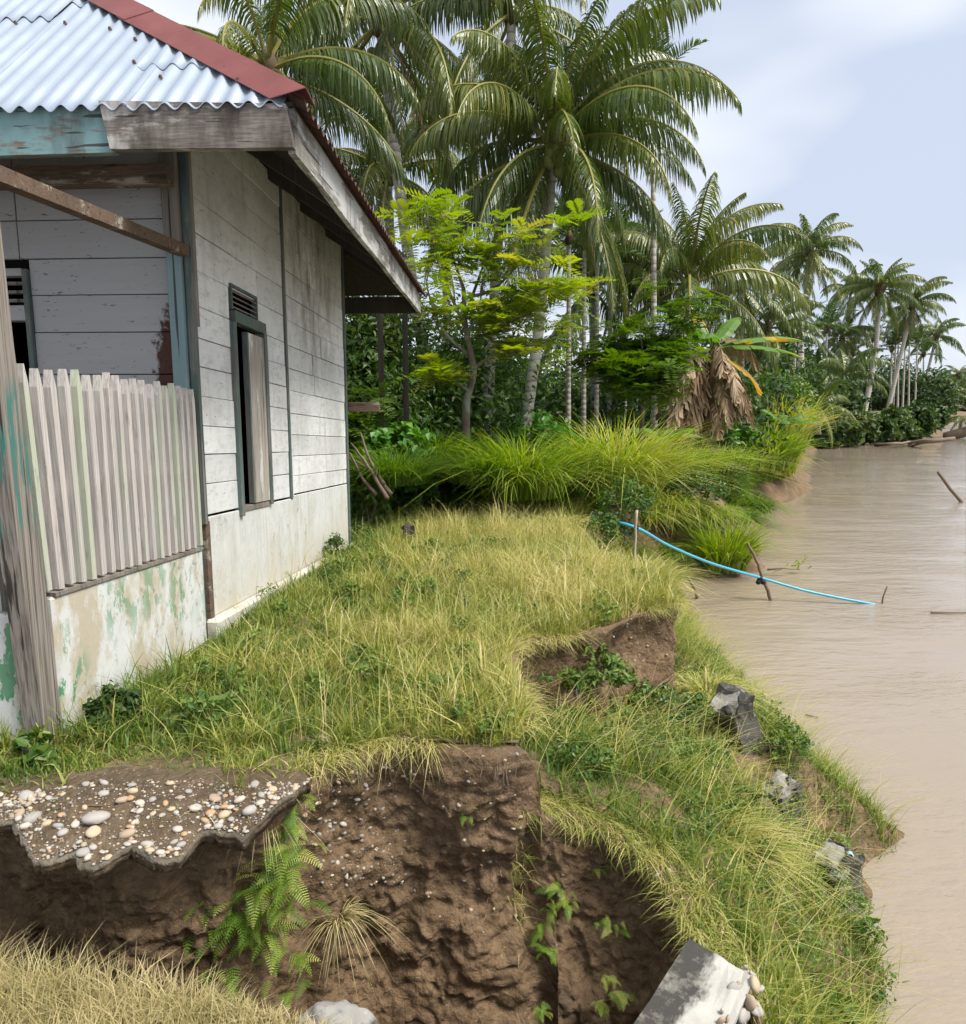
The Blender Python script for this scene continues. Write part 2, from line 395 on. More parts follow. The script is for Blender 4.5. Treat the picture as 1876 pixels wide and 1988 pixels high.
M['wood_dark'] = wood_mat('dark_rafter_timber', (0.10, 0.085, 0.07), (0.04, 0.034, 0.03), stain=0.4)
M['wood_brown'] = wood_mat('brown_timber', (0.20, 0.14, 0.10), (0.08, 0.055, 0.04), (0.36, 0.33, 0.28), 0.32, 0, stain=0.5)
M['shutter'] = wood_mat('bare_shutter_board', (0.50, 0.46, 0.41), (0.27, 0.24, 0.21), (0.60, 0.60, 0.58), 0.35, 2, stain=0.35)
def post_mat():
    t = NT('weathered_post'); p = t.pos()
    g = t.noise(t.mapping(p, (26, 26, 1.4)), 1.0, 6, 0.62)
    c = t.mix(g, (0.12, 0.10, 0.085), (0.33, 0.30, 0.265))
    fg = t.noise(t.mapping(p, (120, 120, 2.0)), 1.0, 4, 0.6); c = t.mix(t.ramp(fg, [(0.40, 0.7), (0.56, 0.0)]), c, (0.07, 0.06, 0.05))
    ck = t.ramp(t.noise(t.mapping(p, (40, 40, 0.8)), 1.0, 3, 0.5), [(0.60, 0.0), (0.63, 1.0)]); c = t.mix(t.math('MULTIPLY', ck, 0.9), c, (0.025, 0.02, 0.017))
    f = t.noise(t.mapping(p, (14, 14, 1.2)), 1.4, 7, 0.68)
    z = t.n.new('ShaderNodeSeparateXYZ'); t.l.new(p, z.inputs[0])
    band = t.math('MULTIPLY', t.ramp(z.outputs['Z'], [(2.75, 0.0), (2.95, 1.0)]), t.ramp(f, [(0.47, 0.0), (0.52, 1.0)]))
    zz = t.math('MULTIPLY', t.math('SUBTRACT', z.outputs['Z'], 2.6), 1.2)
    band = t.math('MULTIPLY', t.ramp(zz, [(0.05, 0.0), (0.2, 1.0), (0.72, 1.0), (0.85, 0.0)]), t.ramp(f, [(0.47, 0.0), (0.52, 1.0)]))
    c = t.mix(band, c, (0.05, 0.15, 0.13))
    return t.set(c, 0.85, t.bump(g, 0.5, 0.006), spec=0.2)
M['post'] = post_mat()
def picket_mat():
    t = NT('weathered_picket'); p = t.pos(); o = t.rnd()
    g = t.noise(t.mapping(p, (50, 50, 2.2)), 1.0, 5, 0.6)
    c = t.mix(g, (0.36, 0.33, 0.31), (0.56, 0.53, 0.51))
    fg = t.noise(t.mapping(p, (150, 150, 2.5)), 1.0, 3, 0.6); c = t.mix(t.ramp(fg, [(0.42, 0.5), (0.58, 0.0)]), c, (0.20, 0.18, 0.165))
    gn = t.ramp(t.math('ADD', t.noise(t.mapping(p, (5, 5, 1.2)), 1.6, 5, 0.6), t.math('MULTIPLY', t.math('SUBTRACT', o, 0.5), 0.35)), [(0.5, 0.0), (0.66, 1.0)])
    c = t.mix(t.math('MULTIPLY', gn, 0.55), c, (0.36, 0.43, 0.29))
    pk = t.ramp(t.noise(t.mapping(p, (6, 6, 1.4), (4, 2, 1)), 1.5, 4), [(0.54, 0.0), (0.66, 1.0)])
    c = t.mix(t.math('MULTIPLY', pk, 0.35), c, (0.50, 0.41, 0.39))
    d = t.ramp(t.noise(t.mapping(p, (12, 12, 3)), 1.8, 5, 0.7), [(0.58, 0.0), (0.7, 1.0)])
    c = t.mix(t.math('MULTIPLY', d, 0.5), c, (0.13, 0.11, 0.10))
    return t.set(c, 0.8, t.bump(g, 0.4, 0.004), spec=0.2)
M['picket'] = picket_mat()
def zinc_mat():
    t = NT('zinc_roof_sheet'); p = t.pos()
    n = t.noise(p, 3, 5); c = t.mix(n, (0.27, 0.325, 0.40), (0.345, 0.40, 0.475))
    c = t.mix(t.math('MULTIPLY', t.rnd(), 0.3), c, (0.26, 0.31, 0.385))
    st = t.ramp(t.noise(t.mapping(p, (16, 3, 3)), 1.2, 4, 0.6), [(0.66, 0.0), (0.74, 1.0)])
    c = t.mix(t.math('MULTIPLY', st, 0.3), c, (0.42, 0.36, 0.30))
    return t.set(c, t.ramp(n, [(0.3, 0.34), (0.7, 0.48)]), metal=0.35, spec=0.5)
M['zinc'] = zinc_mat()
def rust_mat():
    t = NT('rusted_roof_sheet'); p = t.pos()
    n = t.noise(p, 7, 6, 0.65); c = t.ramp(n, [(0.3, (0.035, 0.024, 0.02)), (0.55, (0.085, 0.045, 0.036)), (0.75, (0.15, 0.07, 0.05))])
    return t.set(c, 0.8, t.bump(n, 0.3, 0.004), spec=0.2)
M['rust'] = rust_mat()
def redcap_mat():
    t = NT('red_hip_flashing'); p = t.pos()
    n = t.noise(p, 5, 6, 0.6); c = t.ramp(n, [(0.3, (0.135, 0.032, 0.03)), (0.6, (0.18, 0.048, 0.043)), (0.8, (0.16, 0.075, 0.06))])
    return t.set(c, 0.5, t.bump(n, 0.1, 0.003), spec=0.4)
M['redcap'] = redcap_mat()
M['black'] = plain('interior_shade', (0.012, 0.011, 0.01), 0.95, 0.0)
M['bolt'] = plain('roof_screw', (0.12, 0.07, 0.05), 0.6)

def soil_mat(name, light, dark, wet, grav=0.0):
    t = NT(name); p = t.pos()
    n = t.noise(p, 3.5, 8, 0.62); n2 = t.noise(p, 26, 6, 0.65)
    c = t.mix(t.ramp(n, [(0.36, 0.0), (0.66, 1.0)]), dark, light)
    c = t.mix(t.math('MULTIPLY', t.ramp(n2, [(0.4, 1.0), (0.62, 0.0)]), 0.55), c, tuple(x * 0.5 for x in dark))
    wm = t.ramp(t.noise(t.mapping(p, (2.2, 2.2, 0.8), (1, 3, 2)), 1.3, 4), [(0.55, 0.0), (0.68, 1.0)])
    c = t.mix(t.math('MULTIPLY', wm, wet), c, (0.055, 0.042, 0.03))
    if grav > 0:
        v = t.ramp(t.vor(p, 55), [(0.16, 1.0), (0.24, 0.0)]); sel = t.ramp(t.noise(p, 5, 3), [(0.5, 0.0), (0.6, 1.0)])
        c = t.mix(t.math('MULTIPLY', t.math('MULTIPLY', v, sel), grav), c, (0.42, 0.38, 0.32))
    h = t.math('ADD', t.noise(p, 9, 8, 0.7), t.math('MULTIPLY', t.noise(p, 45, 5, 0.7), 0.5))
    wp = t.n.new('ShaderNodeVectorMath'); wp.operation = 'ADD'; t.l.new(p, wp.inputs[0]); sc_ = t.n.new('ShaderNodeVectorMath'); sc_.operation = 'SCALE'; sc_.inputs['Scale'].default_value = .08; t.l.new(t.noise(p, 12, 4, .6, 1), sc_.inputs[0]); t.l.new(sc_.outputs[0], wp.inputs[1])
    h = t.math('ADD', h, t.math('MULTIPLY', t.vor(wp.outputs[0], 24), -0.5))
    h = t.math('ADD', h, t.math('MULTIPLY', t.noise(t.mapping(p, (1.2, 1.2, 16)), 1.5, 5, .6), 0.5))
    rough = t.mix(t.math('MULTIPLY', wm, wet), (0.9, 0.9, 0.9), (0.45, 0.45, 0.45))
    return t.set(c, rough, t.bump(h, 0.95, 0.03), spec=0.3)
M['soil'] = soil_mat('bank_soil', (0.265, 0.178, 0.105), (0.135, 0.087, 0.047), 0.55, 0.2)
M['soil_top'] = soil_mat('turf_soil', (0.27, 0.20, 0.12), (0.15, 0.11, 0.06), 0.1)
M['soil_slab'] = soil_mat('gravelly_slab_soil', (0.185, 0.132, 0.083), (0.105, 0.074, 0.045), 0.2, 0.6)
def concrete_mat(name, dark_band=0.0):
    t = NT(name); p = t.tc('Object')
    n = t.noise(p, 5, 7, 0.65); c = t.mix(n, (0.17, 0.165, 0.15), (0.31, 0.30, 0.28))
    lich = t.ramp(t.noise(p, 6.5, 7, 0.7), [(0.5 - dark_band, 0.0), (0.6 - dark_band, 1.0)])
    c = t.mix(t.math('MULTIPLY', lich, 0.85), c, (0.055, 0.052, 0.045))
    pale = t.ramp(t.noise(t.mapping(p, (1, 1, 1), (4, 4, 4)), 9, 5, 0.65), [(0.6, 0.0), (0.68, 1.0)]); c = t.mix(pale, c, (0.34, 0.335, 0.31))
    return t.set(c, 0.9, t.bump(t.noise(p, 30, 6, 0.7), 0.5, 0.008), spec=0.2)
M['concrete'] = concrete_mat('mossy_concrete', 0.0)
M['concrete_dark'] = concrete_mat('blackened_concrete', 0.18)
M['concrete_edge'] = concrete_mat('pale_broken_concrete', -0.12)
def pebble_mat():
    t = NT('river_pebble'); o = t.rnd()
    c = t.ramp(o, [(0.0, (0.38, 0.38, 0.37)), (0.2, (0.52, 0.49, 0.44)), (0.38, (0.30, 0.31, 0.31)), (0.52, (0.50, 0.41, 0.28)), (0.66, (0.38, 0.29, 0.21)), (0.8, (0.50, 0.47, 0.42)), (0.93, (0.46, 0.28, 0.15))], 'CONSTANT')
    n = t.noise(t.tc('Object'), 30, 5); c = t.mix(t.math('ADD', t.math('MULTIPLY', n, 0.6), 0.1), c, (0.22, 0.17, 0.12))
    return t.set(c, 0.7, t.bump(n, 0.1, 0.003))
M['pebble'] = pebble_mat()
def gravel_mat():
    t = NT('small_gravel'); a = t.attr('tint')
    c = t.ramp(a, [(0.0, (0.25, 0.235, 0.21)), (0.25, (0.36, 0.32, 0.26)), (0.45, (0.19, 0.18, 0.17)), (0.6, (0.36, 0.28, 0.19)), (0.75, (0.26, 0.19, 0.13)), (0.9, (0.44, 0.40, 0.34))], 'CONSTANT')
    return t.set(c, 0.75)
M['gravel'] = gravel_mat()
def water_mat():
    t = NT('muddy_river_water'); p = t.pos()
    n = t.noise(t.mapping(p, (0.10, 0.30, 1)), 1.0, 4); c = t.mix(n, (0.235, 0.188, 0.138), (0.285, 0.238, 0.187))
    a = t.noise(t.mapping(p, (0.45, 1.5, 1), (0, 0, 0), (0, 0, R(-16))), 1.3, 4, 0.5)
    b = t.noise(t.mapping(p, (3.0, 7.0, 1), (2, 0, 0), (0, 0, R(-24))), 1.2, 4, 0.6)
    sw = t.noise(t.mapping(p, (0.22, 0.6, 1), (5, 0, 0), (0, 0, R(-12))), 1.0, 3)
    fine = t.noise(t.mapping(p, (16, 26, 1), (0, 3, 0), (0, 0, R(-20))), 1.0, 2)
    h = t.math('ADD', t.math('MULTIPLY', a, 0.55), t.math('MULTIPLY', b, t.ramp(sw, [(0.35, 0.06), (0.65, 0.62)])))
    h = t.math('ADD', h, t.math('MULTIPLY', fine, 0.025))
    m = t.set(c, 0.03, t.bump(h, 0.5, 0.10), spec=0.8)
    t.b.inputs['IOR'].default_value = 1.33
    return m
M['water'] = water_mat()
M['stick'] = plain('driftwood_stick', (0.20, 0.15, 0.11), 0.85)
M['stick_pale'] = plain('pale_bamboo_stick', (0.42, 0.36, 0.26), 0.8)
M['hose'] = plain('blue_hose', (0.06, 0.38, 0.55), 0.35, 0.5, 0.1)
M['rubber'] = plain('black_rubber_tie', (0.02, 0.02, 0.02), 0.6)
M['dry_leaf'] = plain('dry_leaf_litter', (0.45, 0.38, 0.28), 0.8)
M['plastic'] = plain('pale_blue_plastic', (0.35, 0.52, 0.66), 0.3, 0.5)
M['plastic_red'] = plain('faded_red_plastic', (0.5, 0.16, 0.12), 0.4, 0.5)

# ------------------------------------------------------------------ terrain
CUT = [(-7, 3.0, -1.42), (-3, 2.62, -1.42), (-1.76, 2.44, -1.42), (-1.48, 2.37, -1.42), (-1.16, 2.36, -1.42), (-.90, 2.38, -1.42), (-.76, 2.46, -1.42), (-.69, 2.62, -1.42), (-.62, 2.79, -1.42),
       (-.46, 2.88, -1.42), (-.17, 2.91, -1.42), (.05, 2.88, -1.42), (.15, 2.92, -1.43), (.20, 2.99, -1.58), (.30, 3.03, -1.70), (.48, 3.00, -1.78), (.64, 2.93, -1.86), (.77, 2.80, -1.95), (.84, 2.60, -2.1), (.88, 2.35, -2.3), (.95, 1.8, -2.8)]
EDGE = [(.15, 2.92), (.2, 3.2), (.155, 3.6), (.15, 3.94), (.21, 4.33), (.53, 4.48), (.79, 4.72), (1.12, 5.10), (1.43, 5.28), (1.5, 5.9), (1.3, 6.5), (1.08, 7.3), (1.14, 8.7), (.88, 9.5), (1.5, 10.5), (2.4, 12.4), (3.2, 14.4), (4.6, 17.3), (7.2, 22.6), (9.8, 26), (15.5, 40), (21.5, 52.5), (24.4, 57.5), (37, 66), (56.5, 102), (187, 293), (500, 760)]
SHORE = [(1.3, 1.0), (1.6, 2.0), (1.8, 2.7), (2.04, 3.42), (2.28, 3.76), (2.28, 3.92), (2.39, 4.32), (2.5, 4.69), (3.1, 5.06), (2.95, 5.8), (2.87, 6.45), (2.88, 7.24), (2.98, 8.58), (2.74, 8.95), (3.18, 11.02), (3.65, 13.4), (5.3, 13.75), (6.3, 17.0), (8.78, 22.6), (11.28, 25.85), (17, 40), (23.2, 52.5), (25.7, 56), (38.5, 63.5), (59, 98), (190, 290), (503, 757)]
T_POLY = [(c[0], c[1]) for c in CUT[:13]] + EDGE[1:] + [(400, 900), (-400, 900), (-400, 3.0)]
PIT = [(c[0], c[1]) for c in CUT] + [(.95, -3), (-7, -3)]
LAND = SHORE + [(402, 900), (-400, 900), (-400, 1.0)]
_sy = np.array([p[1] for p in SHORE]); _sx = np.array([p[0] for p in SHORE])
def z_top(x, y):
    y = np.asarray(y, float)
    return EYE - 1.40 - 0.03 * (np.clip(y, 2, 14) - 2.6) + np.clip((y - 30) / 45, 0, 1) * 0.75
def z_low(x, y):
    x = np.asarray(x, float); y = np.asarray(y, float)
    xs = np.interp(y, _sy, _sx)
    f = np.clip((x - 0.2) / (xs - 0.2), -3, 3)
    zn = np.interp(f, [-3, 0, .35, .6, .8, .92, 1.0, 1.5, 3], [1.55, 1.48, 1.28, .92, .50, .22, 0.0, -.45, -1.2])
    sd = polydist(SHORE, x, y) * np.where(inside(LAND, x, y), 1, -1)
    zf = np.where(sd < 0, np.maximum(sd * 0.35, -1.5), np.minimum(sd * 1.3, 1.25))
    w = np.clip((y - 11.5) / 2.0, 0, 1)
    z = zn * (1 - w) + zf * w
    z = z - .26 * np.clip(1 - polydist(EDGE[4:10], x, y) / .7, 0, 1) * (x > .2)
    dp = polydist([(c[0], c[1]) for c in CUT], x, y) * np.where(inside(PIT, x, y), 1, -1)
    k = np.clip((dp + 0.10) / 0.06, 0, 1)
    z = z * (1 - k) + np.minimum(z, 0.30) * k
    return z
def lines(a, b, fine0, fine1, fine, grow=1.18):
    mid = list(np.arange(fine0, fine1 + 1e-6, fine)); s = fine; x = fine1
    hi = []
    while x < b: s *= grow; x += s; hi.append(min(x, b))
    s = fine; x = fine0; lo = []
    while x > a: s *= grow; x -= s; lo.append(max(x, a))
    return np.array(lo[::-1] + mid + hi)
def grid_mesh(name, xs, ys, zf, keep, mat, nsc, namp):
    X, Y = np.meshgrid(xs, ys); Z = zf(X, Y)
    nz = np.array([fbm(float(a), float(b), 0, nsc, 4) for a, b in zip(X.ravel(), Y.ravel())]).reshape(X.shape)
    Z = Z + nz * namp
    V = np.stack([X, Y, Z], -1).reshape(-1, 3); nx = len(xs)
    i, j = np.meshgrid(np.arange(len(ys) - 1), np.arange(nx - 1), indexing='ij')
    a = i * nx + j
    Q = np.stack([a, a + 1, a + nx + 1, a + nx], -1).reshape(-1, 4)
    cx = (X[:-1, :-1] + X[1:, 1:]) / 2; cy = (Y[:-1, :-1] + Y[1:, 1:]) / 2
    if keep is not None: Q = Q[keep(cx, cy).ravel()]
    used = np.unique(Q); re = np.zeros(len(V), int); re[used] = np.arange(len(used))
    o = link(name, mesh_from(name, V[used], re[Q], smooth=True), mat)
    return tag(o, kind='structure')
gx = lines(-400, 400, -2.6, 4.0, 0.055); gy = lines(1.0, 900, 2.3, 11.0, 0.055, 1.12)
tag(grid_mesh('ground', gx, gy, z_top, lambda x, y: inside(T_POLY, x, y), M['soil_top'], 1.3, 0.035), 'grassy river terrace beside the wooden house')
gx2 = lines(-60, 400, -2.2, 4.5, 0.06); gy2 = lines(-1.0, 900, 1.6, 12.0, 0.06, 1.12)
tag(grid_mesh('bank_slope', gx2, gy2, z_low, None, M['soil'], 1.7, 0.06), 'sloping lower river bank falling to the water')

def bank_sheet(name, pts, top, bot, mat, step, rows, amp, label, undercut=0.10, foot=0.16, hollow=False):
    """eroded vertical soil face following a plan line, its lip rolled back under the turf."""
    P = np.array(pts, float); seg = np.hypot(*np.diff(P[:, :2], axis=0).T); L = np.concatenate([[0], np.cumsum(seg)])
    n = int(L[-1] / step) + 2; s = np.linspace(0, L[-1], n)
    X = np.interp(s, L, P[:, 0]); Y = np.interp(s, L, P[:, 1])
    k = max(3, int(0.18 / step)); ker = np.hanning(k + 2)[1:-1]; ker /= ker.sum()
    Xp = np.convolve(np.pad(X, k, mode='edge'), ker, 'same')[k:-k]; Yp = np.convolve(np.pad(Y, k, mode='edge'), ker, 'same')[k:-k]
    Xp[0], Yp[0], Xp[-1], Yp[-1] = X[0], Y[0], X[-1], Y[-1]
    X, Y = Xp, Yp
    tx, ty = np.gradient(X), np.gradient(Y); tl = np.hypot(tx, ty) + 1e-9
    NX, NY = ty / tl, -tx / tl          # outwards (right of travel direction)
    ZT = top(s, X, Y, L, P); ZB = bot(s, X, Y)
    V = []
    for r in range(-3, rows + 1):
        q = max(r, 0) / rows
        for i in range(n):
            if r < 0:
                off = 0.05 + r * 0.07; z = ZT[i] + 0.012 * (r + 3) - 0.02 - (.05 if hollow and X[i] < -.66 else 0)
            else:
                z = ZT[i] + (ZB[i] - ZT[i]) * q
                off = 0.05 - (undercut + ((.04 if X[i] < -.66 else (-.05 if X[i] > .2 else 0)) if hollow else 0)) * math.sin(min(q / 0.35, 1) * math.pi / 2) + (foot * ((.25 if X[i] < -.66 else (1.7 if X[i] > .2 else 1)) if hollow else 1)) * max(0, q - 0.35) / 0.65
            x = X[i]; y = Y[i]
            if r >= 0:
                d = fbm(x, y, z * 0.7, 2.2, 4) * amp * 1.4 + fbm(x + 7, y, z * 1.2, 6, 5) * amp * 0.5 + fbm(x, y + 3, z * 1.6, 24, 4) * amp * 0.30 + max(0, fbm(x + 5, y, z, 13, 2) - .1) * amp * .5 - abs(fbm(x + 3, y, z * .25, 4, 3)) * amp * .6
                off += d * min(1.0, 0.25 + q * 5)
                z += fbm(x, y, z + 9, 5, 3) * 0.025 * min(1, q * 6)
            else:
                z += fbm(x, y, 0, 1.3, 4) * 0.03
            V.append((x + NX[i] * off, y + NY[i] * off, z))
    m = rows + 4
    a = np.arange(m - 1)[:, None] * n + np.arange(n - 1)[None]
    Q = np.stack([a, a + n, a + n + 1, a + 1], -1).reshape(-1, 4)
    o = link(name, mesh_from(name, V, Q, smooth=True), mat)
    tag(o, label, kind='structure')
    return o
bank_sheet('bank_face', CUT, lambda s, X, Y, L, P: np.where(X > .2, np.minimum(EYE + np.interp(s, L, P[:, 2]), z_low(X + .10, Y + .16) + .01), EYE + np.interp(s, L, P[:, 2])), lambda s, X, Y: np.full(len(s), 0.12), M['soil'], 0.013, 115, 0.075, 'collapsed brown soil face below the grass', 0.07, 0.22, True)
near = [(-.10, 3.14), (.06, 3.10)] + [p for p in EDGE[1:] if p[1] < 15]
bank_sheet('terrace_edge', near, lambda s, X, Y, L, P: z_top(X, Y) + 0.0, lambda s, X, Y: np.minimum(z_low(X + 0.15, Y) - 0.2, z_top(X, Y) - 0.3), M['soil'], 0.03, 26, 0.06, 'low broken soil step along the terrace edge', 0.08, 0.10)
# camera-side bank with the dry grass
def z_near(x, y):
    ed = np.interp(x, [-3, -1.55, -.94, -.57, -.30, -.1, .3], [2.14, 2.10, 2.03, 1.98, 1.88, 1.5, 1.2])
    return EYE - 1.73 - np.clip((y - ed + 0.12) / 0.2, 0, 1) ** 2 * 1.2 + np.clip((1.9 - y), 0, 1) * 0.03
nb = grid_mesh('near_bank', np.arange(-3.4, 0.9, 0.05), np.arange(-1.0, 2.5, 0.05), z_near, None, M['soil_top'], 2.0, 0.04)
tag(nb, 'dry grassy lip of ground in front of the collapsed bank')

# ------------------------------------------------------------------ water
wx = lines(-60, 900, 0.8, 12, 0.25, 1.25); wy = lines(-4, 1500, 1.5, 25, 0.25, 1.25)
def wave(X, Y):
    return np.zeros_like(X)
wo = grid_mesh('river_water', wx, wy, wave, None, M['water'], 0.6, 0.012)
tag(wo, 'muddy brown river sliding past the bank')

# ------------------------------------------------------------------ the house (a: along the side wall, b: inwards, c: up)
HA = np.array([-1.72504, 4.53803, EYE - 1.45])
HU = np.array([0.06438, 0.99793, -0.05698]); HV = np.array([-0.99793, 0.06438, 0.0])
def H(a, b, c): return HA + a * HU + b * HV + np.array([0, 0, c])
house = empty('wooden_house', H(0, 0, 0))
tag(house, 'weathered whitewashed plank house with zinc hip roof on the eroded bank', 'house')
bpy.context.view_layer.update()
HINV = house.matrix_world.inverted()
def hpart(name, V, Q, mat, parent=None, smooth=False, T=None):
    V = np.asarray(V, float) - HA
    o = link(name, mesh_from(name, V, Q, T, smooth=smooth), mat, parent or house)
    return o
def hbox(name, a0, a1, b0, b1, c0, c1, mat, parent=None, jit=0.0, ch=0.0):
    J = lambda: random.uniform(-jit, jit)
    if ch > 0:   # chamfered box: 24 verts
        vs = []; 
        import itertools
        g = Geo()
        lo = np.array([a0, b0, c0]); hi = np.array([a1, b1, c1]); e = min(ch, *(0.3 * (hi - lo)))
        idx = {}; V = []
        for sx, sy, sz in itertools.product((0, 1), repeat=3):
            corner = np.where(np.array([sx, sy, sz]) == 1, hi, lo); inn = np.where(np.array([sx, sy, sz]) == 1, -e, e)
            for ax in range(3):
                p = corner + inn; p[ax] = corner[ax]; idx[(sx, sy, sz, ax)] = len(V); V.append(p)
        Q = []; T = []
        for ax in range(3):
            o1, o2 = [k for k in range(3) if k != ax]
            for s in (0, 1):
                f = []
                for q1, q2 in ((0, 0), (1, 0), (1, 1), (0, 1)):
                    k = [0, 0, 0]; k[ax] = s; k[o1] = q1; k[o2] = q2; f.append(idx[(*k, ax)])
                Q.append(f)
            for s1 in (0, 1):
                for s2 in (0, 1):   # edge parallel to ax
                    k0 = [0, 0, 0]; k0[o1] = s1; k0[o2] = s2; k1 = list(k0); k1[ax] = 1
                    Q.append((idx[(*k0, o1)], idx[(*k1, o1)], idx[(*k1, o2)], idx[(*k0, o2)]))
        for k in itertools.product((0, 1), repeat=3): T.append(tuple(idx[(*k, ax)] for ax in range(3)))
        me_v = [H(p[0] + J(), p[1], p[2] + J()) for p in V]
        return hpart(name, me_v, Q, mat, parent, T=T)
    V = [H(a + J(), b, c + J()) for (a, b, c) in ((a0, b0, c0), (a1, b0, c0), (a1, b1, c0), (a0, b1, c0), (a0, b0, c1), (a1, b0, c1), (a1, b1, c1), (a0, b1, c1))]
    return hpart(name, V, BOXQ, mat, parent)

LEN, WID, TOPC = 3.58, 5.6, 3.28
# hollow shell behind the boards, near-black so its colour stands for the unlit room
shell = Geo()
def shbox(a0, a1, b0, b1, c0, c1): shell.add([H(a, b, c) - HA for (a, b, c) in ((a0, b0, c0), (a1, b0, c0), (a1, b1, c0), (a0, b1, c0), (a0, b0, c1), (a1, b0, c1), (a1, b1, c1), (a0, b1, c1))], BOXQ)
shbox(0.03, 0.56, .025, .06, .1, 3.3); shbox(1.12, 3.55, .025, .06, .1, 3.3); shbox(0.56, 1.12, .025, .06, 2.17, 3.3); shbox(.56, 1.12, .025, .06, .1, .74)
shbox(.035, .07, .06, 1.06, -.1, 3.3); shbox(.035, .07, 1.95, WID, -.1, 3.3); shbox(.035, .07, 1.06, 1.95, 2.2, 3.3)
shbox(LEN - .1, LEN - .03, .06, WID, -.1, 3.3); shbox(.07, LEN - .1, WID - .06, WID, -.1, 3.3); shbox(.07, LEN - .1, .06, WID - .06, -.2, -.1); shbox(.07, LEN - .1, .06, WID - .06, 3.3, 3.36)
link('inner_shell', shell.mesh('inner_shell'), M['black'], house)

side = hbox('side_wall', -.0, .03, .026, .05, .75, TOPC - .01, M['wood_grey'])          # corner stud that carries the boards
ROWS1 = [.755, .95, 1.135, 1.31, 1.49, 1.67, 1.84, 2.03, 2.24, 2.46, 2.66, 2.87, 3.08, 3.28]
ROWS2 = [.775, .93, 1.10, 1.28, 1.46, 1.65, 1.83, 2.02, 2.22, 2.42, 2.62, 2.84, 3.06, 3.28]
def plank(a0, a1, c0, c1, parent):
    t = random.uniform(-.004, .004)
    hbox('plank', a0 + .002, a1 - .002, t - 0.0, .024, c0 + .0018 + random.uniform(0, .0022), c1 - .0018, M['plank_white'], parent, 0.0018, 0.0025)
WIN = (.53, 1.15, .74, 2.19)
for c0, c1 in zip(ROWS1[:-1], ROWS1[1:]):
    if c1 <= WIN[3] + .06:
        plank(.0, WIN[0], c0, c1, side); plank(WIN[1] - (0.12 if c0 > 2.02 else 0), 1.63, c0, c1, side)
    else:
        j = random.uniform(.5, 1.15); plank(.0, j, c0, c1, side); plank(j, 1.63, c0, c1, side)
for c0, c1 in zip(ROWS2[:-1], ROWS2[1:]):
    j = random.uniform(2.4, 3.0)
    if random.random() < .45: plank(1.72, j, c0, c1, side); plank(j, 3.55, c0, c1, side)
    else: plank(1.72, 3.55, c0, c1, side)
hbox('batten', 1.635, 1.675, -.014, .026, .74, 3.29, M['wood_trim'], ch=.004); hbox('batten', 1.68, 1.715, -.006, .026, .76, 3.29, M['plank_white'], ch=.004)
hbox('corner_board', -.036, -.004, -.022, .03, .70, 3.05, M['wood_trim'], ch=.005); hbox('corner_board', -.02, .012, -.03, -.004, 1.9, 3.05, M['wood_grey'], ch=.004)
hbox('corner_board', 3.555, 3.60, -.02, .03, .02, 3.29, M['wood_trim'], ch=.005)
# plastered lower wall, its panels and the plinth
hbox('lower_wall', .04, 1.70, -.004, .022, .1, .742, M['plaster'], ch=.004); hbox('lower_wall', 1.706, 3.55, -.002, .022, .1, .765, M['plaster'], ch=.004)
hbox('corner_strip', -.02, .036, -.012, .024, .05, .72, M['wood_brown'], ch=.004)
hbox('plinth', -.05, 3.68, -.07, .02, -.35, .098, M['plaster'], ch=.018)
# window: frame, half-open shutter, louvres
wf = hbox('window', WIN[0] - .005, WIN[0] + .045, -.03, .05, .70, 2.02, M['wood_trim'], ch=.004)
hbox('window_frame', WIN[1] - .045, WIN[1] + .005, -.03, .05, .74, 2.02, M['wood_trim'], wf, ch=.004)
hbox('window_frame', WIN[0] + .046, WIN[1] + .005, -.025, .05, 2.021, 2.10, M['wood_trim'], wf, ch=.004)
hbox('window_sill', WIN[0] + .046, WIN[1] - .046, -.012, .05, .725, .765, M['wood_grey'], wf, ch=.004)
hbox('shutter', .80, 1.104, -.018, .006, .772, 1.985, M['shutter'], wf, .003, .003); hbox('shutter_edge', .775, .798, -.022, .02, .772, 1.985, M['wood_trim'], wf, 0, .003)
hbox('louvre_frame', WIN[0] + .02, WIN[0] + .04, -.012, .04, 2.102, 2.25, M['wood_trim'], wf); hbox('louvre_frame', 1.01, 1.03, -.012, .04, 2.102, 2.25, M['wood_trim'], wf)
hbox('louvre_frame', WIN[0] + .02, 1.03, -.012, .04, 2.2502, 2.27, M['wood_trim'], wf)
for k in range(4):
    c = 2.115 + k * .034
    V = [H(a, b, cc) for a, b, cc in ((.572, -.008, c), (1.008, -.008, c), (1.008, .03, c + .022), (.572, .03, c + .022), (.572, -.008, c + .008), (1.008, -.008, c + .008), (1.008, .03, c + .03), (.572, .03, c + .03))]
    hpart('louvre_slat', V, BOXQ, M['wood_grey'], wf)
